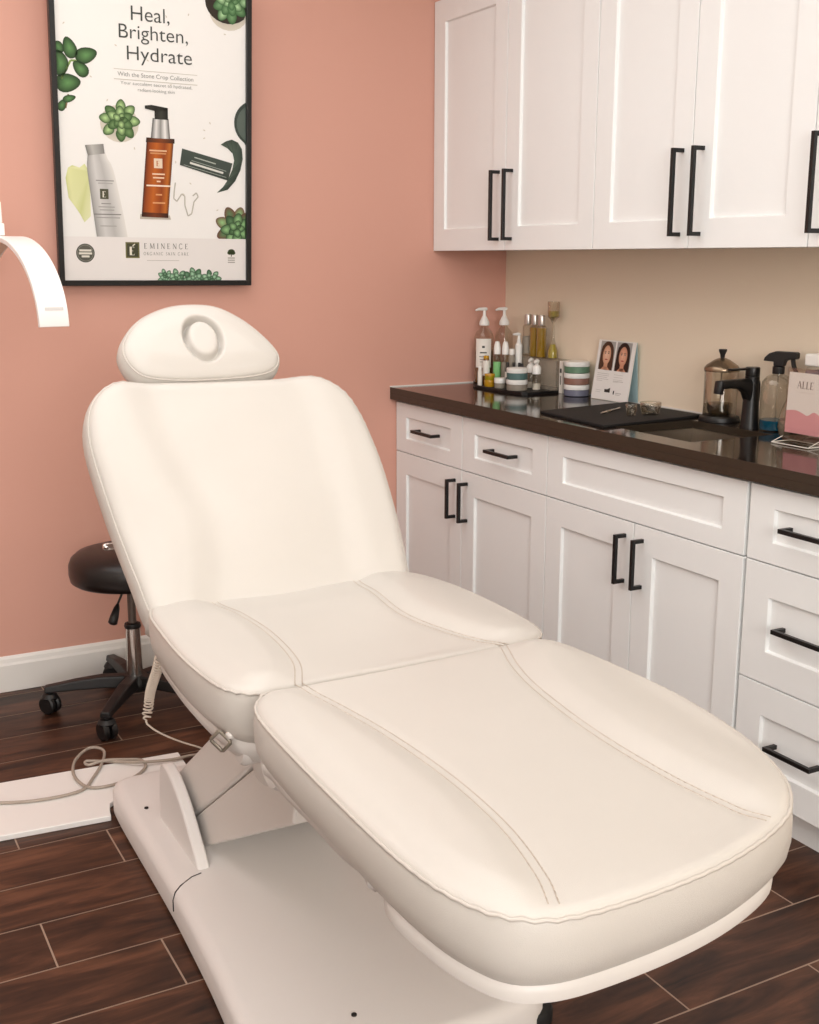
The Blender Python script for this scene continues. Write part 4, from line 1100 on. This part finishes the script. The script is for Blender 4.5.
# ---- base plate
def base_outline(y0, y1, n=24):
    pass
BL = [(-1.700, -.965), (-1.770, -.972), (-1.800, -1.005), (-1.808, -1.10), (-1.811, -1.25), (-1.813, -1.40), (-1.816, -1.559)]
def mirror(P): return [(2*(-1.572)-x, y) for x, y in P][::-1]
def plate(name, outline, zt, parent=CH, m=M['base'], lip=.0):
    n = len(outline); c = np.array(outline).mean(0)
    V = []; F = []
    O = np.array(outline); tg = np.roll(O, -1, 0)-np.roll(O, 1, 0); tg /= np.linalg.norm(tg, axis=1)[:, None]; nr = np.stack([tg[:, 1], -tg[:, 0]], 1)
    if ((O-c)*nr).sum() < 0: nr = -nr
    for i, (off, z) in enumerate(((-.010, .006), (0, .009), (0, zt-.022), (-.006, zt-.009), (-.018, zt-.002), (-.030, zt))):
        for k in range(n): p = O[k]+nr[k]*off; V.append((p[0], p[1], z))
        if i:
            for k in range(n): F.append(((i-1)*n+k, (i-1)*n+(k+1) % n, i*n+(k+1) % n, i*n+k))
    F.append(tuple(range(n))); F.append(tuple(range(5*n, 6*n)))
    return make_obj(name, V, F, m, parent, auto=40)
BF = BL[:-1]+[(-1.816, -1.56), (-1.822, -1.70), (-1.830, -1.85), (-1.842, -2.00), (-1.848, -2.12), (-1.835, -2.19), (-1.79, -2.225), (-1.70, -2.235)]
fr = resample(catmull(BF, 6), 90, False)
plate('base_plate', [tuple(p) for p in fr]+mirror([tuple(p) for p in fr]), .078)
for sg_ in (0, 1):
    q_ = [(-1.8175, -1.572, .030), (-1.8175, -1.572, .055), (-1.811, -1.568, .070), (-1.797, -1.560, .0772), (-1.765, -1.538, .0782), (-1.742, -1.532, .0782)]
    if sg_: q_ = [(2*-1.5625-a_, b_, c_) for a_, b_, c_ in q_]
    G().tube(q_, .0013, 6).obj('base_seam', M['dark'], CH, smooth=True)
for sx_ in (-1, 1):
    for yy in (-1.10, -2.19):
        G().lathe([(0, 0), (.020, 0), (.022, .003), (.020, .009), (0, .009)], -1.5625+sx_*(.20 if yy > -2 else .245), yy, 20).obj('foot', M['rubber'], CH, auto=40)
G().lathe([(0, 0), (.034, 0), (.037, .004), (.037, .024), (.033, .03), (0, .03)], -1.328, -2.186, 28).obj('foot', M['rubber'], CH, auto=40)
# fins beside the lift arm
def fin(x0, x1):
    P_ = [(-1.235, .070), (-1.238, .16), (-1.250, .210), (-1.268, .226), (-1.300, .227), (-1.345, .214), (-1.40, .185), (-1.455, .140), (-1.50, .100), (-1.525, .070)]
    P_ = [tuple(p) for p in resample(catmull(P_, 5), 36, False)]
    G().prism(P_, x0, x1, 'x').obj('base_fin', M['base'], CH, bevel=.007, seg=3)
fin(-1.745, -1.717); fin(-1.408, -1.380)
for p in ((-1.762, -1.18), (-1.66, -2.12)):
    z_ = .0775
    G().lathe([(0, z_), (.005, z_), (.005, z_+.003), (0, z_+.0035)], *p, 14).obj('screw', M['dark'], CH, auto=40)

# ---- coiled cord hanging from the chair
def coil():
    path = catmull([(-1.755, -1.36, .545), (-1.752, -1.30, .47), (-1.745, -1.22, .40), (-1.735, -1.16, .355), (-1.735, -1.14, .315), (-1.746, -1.15, .287)], 12)
    P_ = resample(path, 560, False); g = G(); pts = []
    tg = np.gradient(P_, axis=0); tg /= np.linalg.norm(tg, axis=1)[:, None]
    for i, p in enumerate(P_):
        t_ = Vector(tg[i]); a_ = t_.cross(Vector((1, 0, 0))).normalized(); b_ = t_.cross(a_)
        an = i*2*PI/17
        r_ = .0100*min(1, i/25)*min(1, (len(P_)-1-i)/25+.15)
        pts.append(Vector(p)+(a_*math.cos(an)+b_*math.sin(an))*r_)
    tail = catmull([(-1.746, -1.15, .283), (-1.722, -1.15, .258), (-1.688, -1.145, .232), (-1.65, -1.13, .205), (-1.612, -1.13, .185), (-1.58, -1.13, .165)], 6)
    pts += [Vector(p) for p in tail[1:]]
    g.tube(pts, .0023, 6)
    o = g.obj('coiled_cord', M['coil'], smooth=True)
    tag(o, 'cream coiled control cord hanging behind the seat beside the lift column', 'cord')
coil()
def power_cable():
    P_ = [(-2.6, -.72), (-2.3, -.76), (-2.116, -.813), (-2.051, -.86), (-1.958, -.891), (-1.856, -.887), (-1.808, -.825), (-1.758, -.73), (-1.741, -.655), (-1.774, -.628), (-1.826, -.694), (-1.85, -.789), (-1.835, -.872), (-1.785, -.892), (-1.712, -.872), (-1.667, -.825),
          (-1.665, -.775), (-1.70, -.752), (-1.757, -.746), (-1.800, -.738), (-1.80, -.72), (-1.74, -.745), (-1.679, -.80), (-1.596, -.817), (-1.514, -.815), (-1.49, -.88), (-1.52, -.960)]
    zz = [.006, .006, .020, .0195, .0195, .0195, .0195, .021, .0195, .0195, .020, .021, .0195, .0195, .0195, .0205, .0195, .020, .027, .0195, .023, .020, .0265, .0225, .0195, .02, .03]
    zz = [max(q, .0195) if x_[0] > -2.55 else q for q, x_ in zip(zz, P_)]
    pts = catmull([(x_, y_, z_) for (x_, y_), z_ in zip(P_, zz)], 8)
    o = G().tube(pts, .0042, 8).obj('power_cable', M['cable'], smooth=True)
    tag(o, 'thin grey power cable looped on the white floor board', 'cable')
power_cable()
P_ = [(-2.62, -.69), (-1.556, -.760), (-1.566, -.955), (-1.775, -.960), (-1.803, -.982), (-1.813, -1.02), (-1.818, -1.052), (-2.62, -.99)]
tag(G().prism(P_, .0005, .015).obj('floor_board', M['board'], bevel=.002), 'flat white board lying on the floor behind the chair base', 'board')

# ------------------------------------------------------------------ stool
def stool():
    cx, cy = -1.556, -.330
    S = thing('rolling_stool', 'round black vinyl rolling stool on a five-star base behind the chair', 'stool', (cx, cy, 0))
    z1 = .510; r = .180
    G().lathe([(0, z1+.004), (.06, z1+.004), (.12, z1), (.155, z1-.010), (.172, z1-.024), (.179, z1-.042), (.180, z1-.070), (.176, z1-.090), (.165, z1-.098), (0, z1-.098)], cx, cy, 64).obj('seat', M['vinyl'], S, auto=60)
    G().lathe([(0, .385), (.055, .385), (.06, .39), (.10, .412), (0, .412)], cx, cy, 32).obj('seat_plate', M['blackpl'], S, auto=40)
    G().lathe([(0, .22), (.0125, .22), (.0125, .39), (0, .39)], cx, cy, 24).obj('gas_piston', mat('grey_piston', '#6F655F', .35, metal=.7), S, auto=40)
    G().lathe([(0, .258), (.024, .258), (.026, .264), (.024, .272), (.014, .275), (0, .275)], cx, cy, 24).obj('column_cap', M['blackpl'], S, auto=40)
    G().lathe([(0, .09), (.0245, .09), (.0225, .258), (0, .258)], cx, cy, 32).obj('column', M['chrome'], S, auto=40)
    G().lathe([(0, .062), (.045, .062), (.048, .075), (.046, .095), (.034, .108), (0, .110)], cx, cy, 32).obj('hub', M['blackpl'], S, auto=40)
    # lever
    d = Vector((-.75, -.66, 0)).normalized(); c0 = Vector((cx, cy, .398))
    lv = G().tube([c0, c0+d*.04+Vector((0, 0, -.012)), c0+d*.075+Vector((0, 0, -.05))], .0035, 8).obj('lever', M['blackpl'], S, smooth=True)
    p = c0+d*.07+Vector((0, 0, -.045)); q = c0+d*.105+Vector((0, 0, -.10))
    G().tube([p, p.lerp(q, .2), p.lerp(q, .6), p.lerp(q, .93), q], [.004, .009, .013, .014, .008], 12).obj('paddle', M['blackpl'], lv, smooth=True)
    for k in range(5):
        a_ = math.radians(164+72*k); dx, dy = math.cos(a_), math.sin(a_); px, py = -dy, dx; L = .258
        V = []; F = []
        sec = [(.03, .070, .108, .024), (.10, .074, .110, .023), (.18, .072, .102, .020), (.23, .070, .094, .018), (L+.014, .068, .088, .017)]
        for s_, z0, z1_, w in sec:
            for sg, zz in ((-1, z0), (1, z0), (.8, z1_), (-.8, z1_)): V.append((cx+dx*s_+px*w*sg, cy+dy*s_+py*w*sg, zz))
        for i in range(len(sec)-1):
            for j in range(4): F.append((i*4+j, i*4+(j+1) % 4, (i+1)*4+(j+1) % 4, (i+1)*4+j))
        F += [(0, 1, 2, 3), tuple(range(16, 20))]
        lg = make_obj('leg', V, F, M['blackpl'], S, bevel=.005, seg=3)
        wx, wy = cx+dx*L, cy+dy*L
        fa = a_+[.9, -.7, .5, 1.3, -.4][k]; ax = Vector((math.cos(fa), math.sin(fa), 0))
        cst = G().lathe([(0, .050), (.010, .050), (.010, .074), (0, .074)], wx, wy, 12)
        cst.lathe([(0, .046), (.024, .046), (.027, .052), (.020, .064), (0, .066)], wx, wy, 16)
        co = cst.obj('caster', M['blackpl'], lg, auto=40)
        rot = ax.to_track_quat('Z', 'Y').to_matrix().to_4x4()
        for sg in (-1, 1):
            T = Matrix.Translation((wx+ax.x*.013*sg, wy+ax.y*.013*sg, .0295)) @ rot
            G().lathe([(0, -.009), (.025, -.009), (.0295, -.005), (.0295, .005), (.025, .009), (0, .009)], 0, 0, 24, T).obj('wheel', M['blackpl'], co, auto=40)
stool()

# ------------------------------------------------------------------ half-moon lamp
def lamp():
    c0 = Vector((-1.868, -.455, 1.426)); u = Vector((.12, -.993, 0)).normalized(); w = Vector((.993, .12, 0)).normalized()
    Lp_ = thing('arc_lamp', 'white half-moon arc lamp reaching in at the left edge', 'lamp', (-2.62, -.42, 0))
    hw = .037; th = .013; n = 48; V = []; F = []
    R_, Hh = .34, .222
    def arc(t, rad=1.0, dz=0):     # t from -1..1
        a_ = t*PI/2
        return c0+u*(R_*rad*math.sin(a_))+Vector((0, 0, -Hh*(1-math.cos(a_))*1.0))
    # superellipse-like arc: flat crown, steep ends
    ctr = []
    for i in range(n+1):
        t_ = -1+2*i/n; ctr.append(arc(t_))
    for i, p in enumerate(ctr):
        a_ = ctr[max(i-1, 0)]; b_ = ctr[min(i+1, n)]; tg = (b_-a_).normalized(); nr = w.cross(tg).normalized()
        if nr.z < 0: nr = -nr
        if i in (0, n):
            pass
        for s1, s2 in ((-1, 0), (1, 0), (1, -1), (-1, -1)):
            V.append(p+w*hw*s1+nr*th*s2)
    for i in range(n):
        for j in range(4): F.append((i*4+j, i*4+(j+1) % 4, (i+1)*4+(j+1) % 4, (i+1)*4+j))
    F += [(0, 1, 2, 3), tuple(range(n*4, n*4+4))]
    band = make_obj('lamp_band', V, F, M['lampw'], Lp_, bevel=.0015, auto=35)
    V = []; F = []
    for i in range(2, n-1):
        p = ctr[i]; tg = (ctr[i+1]-ctr[i-1]).normalized(); nr = w.cross(tg).normalized()
        if nr.z < 0: nr = -nr
        for s1, s2 in ((-.82, -1.02), (.82, -1.02), (.82, -1.25), (-.82, -1.25)): V.append(p+w*hw*s1+nr*th*s2)
    m_ = n-3
    for i in range(m_-1):
        for j in range(4): F.append((i*4+j, i*4+(j+1) % 4, (i+1)*4+(j+1) % 4, (i+1)*4+j))
    F += [(0, 1, 2, 3), tuple(range((m_-1)*4, m_*4))]
    make_obj('lamp_diffuser', V, F, M['diffuser'], Lp_, auto=35)
    # small grey name strip near the end
    tg = (ctr[n-2]-ctr[n-4]).normalized(); nr = w.cross(tg).normalized()
    if nr.z < 0: nr = -nr
    nr = nr if nr.dot(u) > 0 else -nr
    pc = ctr[n-3]+nr*.0006
    vs = [pc+w*a_+tg*b_ for a_, b_ in ((-.020, -.004), (.026, -.004), (.026, .004), (-.020, .004))]
    G().add(vs, [(0, 1, 2, 3)]).obj('lamp_marking', mat('pale_grey_mark', '#CFCBC8', .5), Lp_)
    # neck block, arm, pole, base (left of the picture)
    top = c0+Vector((0, 0, .003))
    G().box(c0.x-.055, c0.x-.008, c0.y-.022, c0.y+.022, top.z-.002, top.z+.03).box(c0.x-.052, c0.x-.012, c0.y-.018, c0.y+.018, top.z+.03, top.z+.085).obj('swivel_block', M['whitepl'], Lp_, bevel=.003)
    G().tube([(c0.x-.048, c0.y, top.z+.06), (-2.2, c0.y+.01, top.z+.09), (-2.45, -.42, top.z+.05), (-2.62, -.42, top.z-.10)], .012, 14).obj('arm', M['lampw'], Lp_, smooth=True)
    G().lathe([(0, .03), (.014, .03), (.014, 1.36), (0, 1.36)], -2.62, -.42, 20).obj('pole', M['lampw'], Lp_, auto=40)
    G().lathe([(0, 0), (.15, 0), (.155, .008), (.15, .022), (.03, .034), (0, .034)], -2.62, -.42, 40).obj('base', M['lampw'], Lp_, auto=40)
lamp()

# ------------------------------------------------------------------ light
def area(name, loc, size, power, color, rot=(0, 0, 0), sy=None):
    l = bpy.data.lights.new(name, 'AREA'); l.energy = power; l.color = color; l.size = size
    if sy: l.shape = 'RECTANGLE'; l.size_y = sy
    o = bpy.data.objects.new(name, l); o.location = loc; o.rotation_euler = rot; COL.objects.link(o); return o
area('ceiling_light', (-2.1, -1.9, 2.60), 2.4, 44, (1.0, .99, .975), sy=2.8)
fl = area('front_fill_light', (-3.0, -6.4, 1.9), 2.4, 141, (1.0, .99, .975), sy=1.6)  # added fill lamp behind the camera, evens light on walls and cabinet fronts
fl.rotation_euler = (math.radians(86), 0, math.radians(-20))
W = bpy.data.worlds.new('world'); SC.world = W; W.use_nodes = True
W.node_tree.nodes['Background'].inputs[0].default_value = (.9, .85, .8, 1); W.node_tree.nodes['Background'].inputs[1].default_value = .1

# ------------------------------------------------------------------ camera
cam = bpy.data.cameras.new('camera'); co = bpy.data.objects.new('camera', cam); COL.objects.link(co)
f_px = 1159.784
cam.sensor_fit = 'HORIZONTAL'; cam.sensor_width = 36; cam.lens = 36*f_px/819; cam.clip_start = .02
yaw, pit, rol = .4941, -.2148, .0016
fw = Vector((math.sin(yaw)*math.cos(pit), math.cos(yaw)*math.cos(pit), math.sin(pit)))
rt = Vector((math.cos(yaw), -math.sin(yaw), 0)); up = rt.cross(fw)
rt2 = rt*math.cos(rol)+up*math.sin(rol); up2 = up*math.cos(rol)-rt*math.sin(rol)
R3 = Matrix((rt2, up2, -fw)).transposed()
co.matrix_world = Matrix.Translation((-2.4256, -3.7425, 1.3685)) @ R3.to_4x4()
SC.camera = co
SC.view_settings.view_transform = 'Standard'; SC.view_settings.look = 'None'
SC.view_settings.exposure = 0; SC.view_settings.gamma = 1
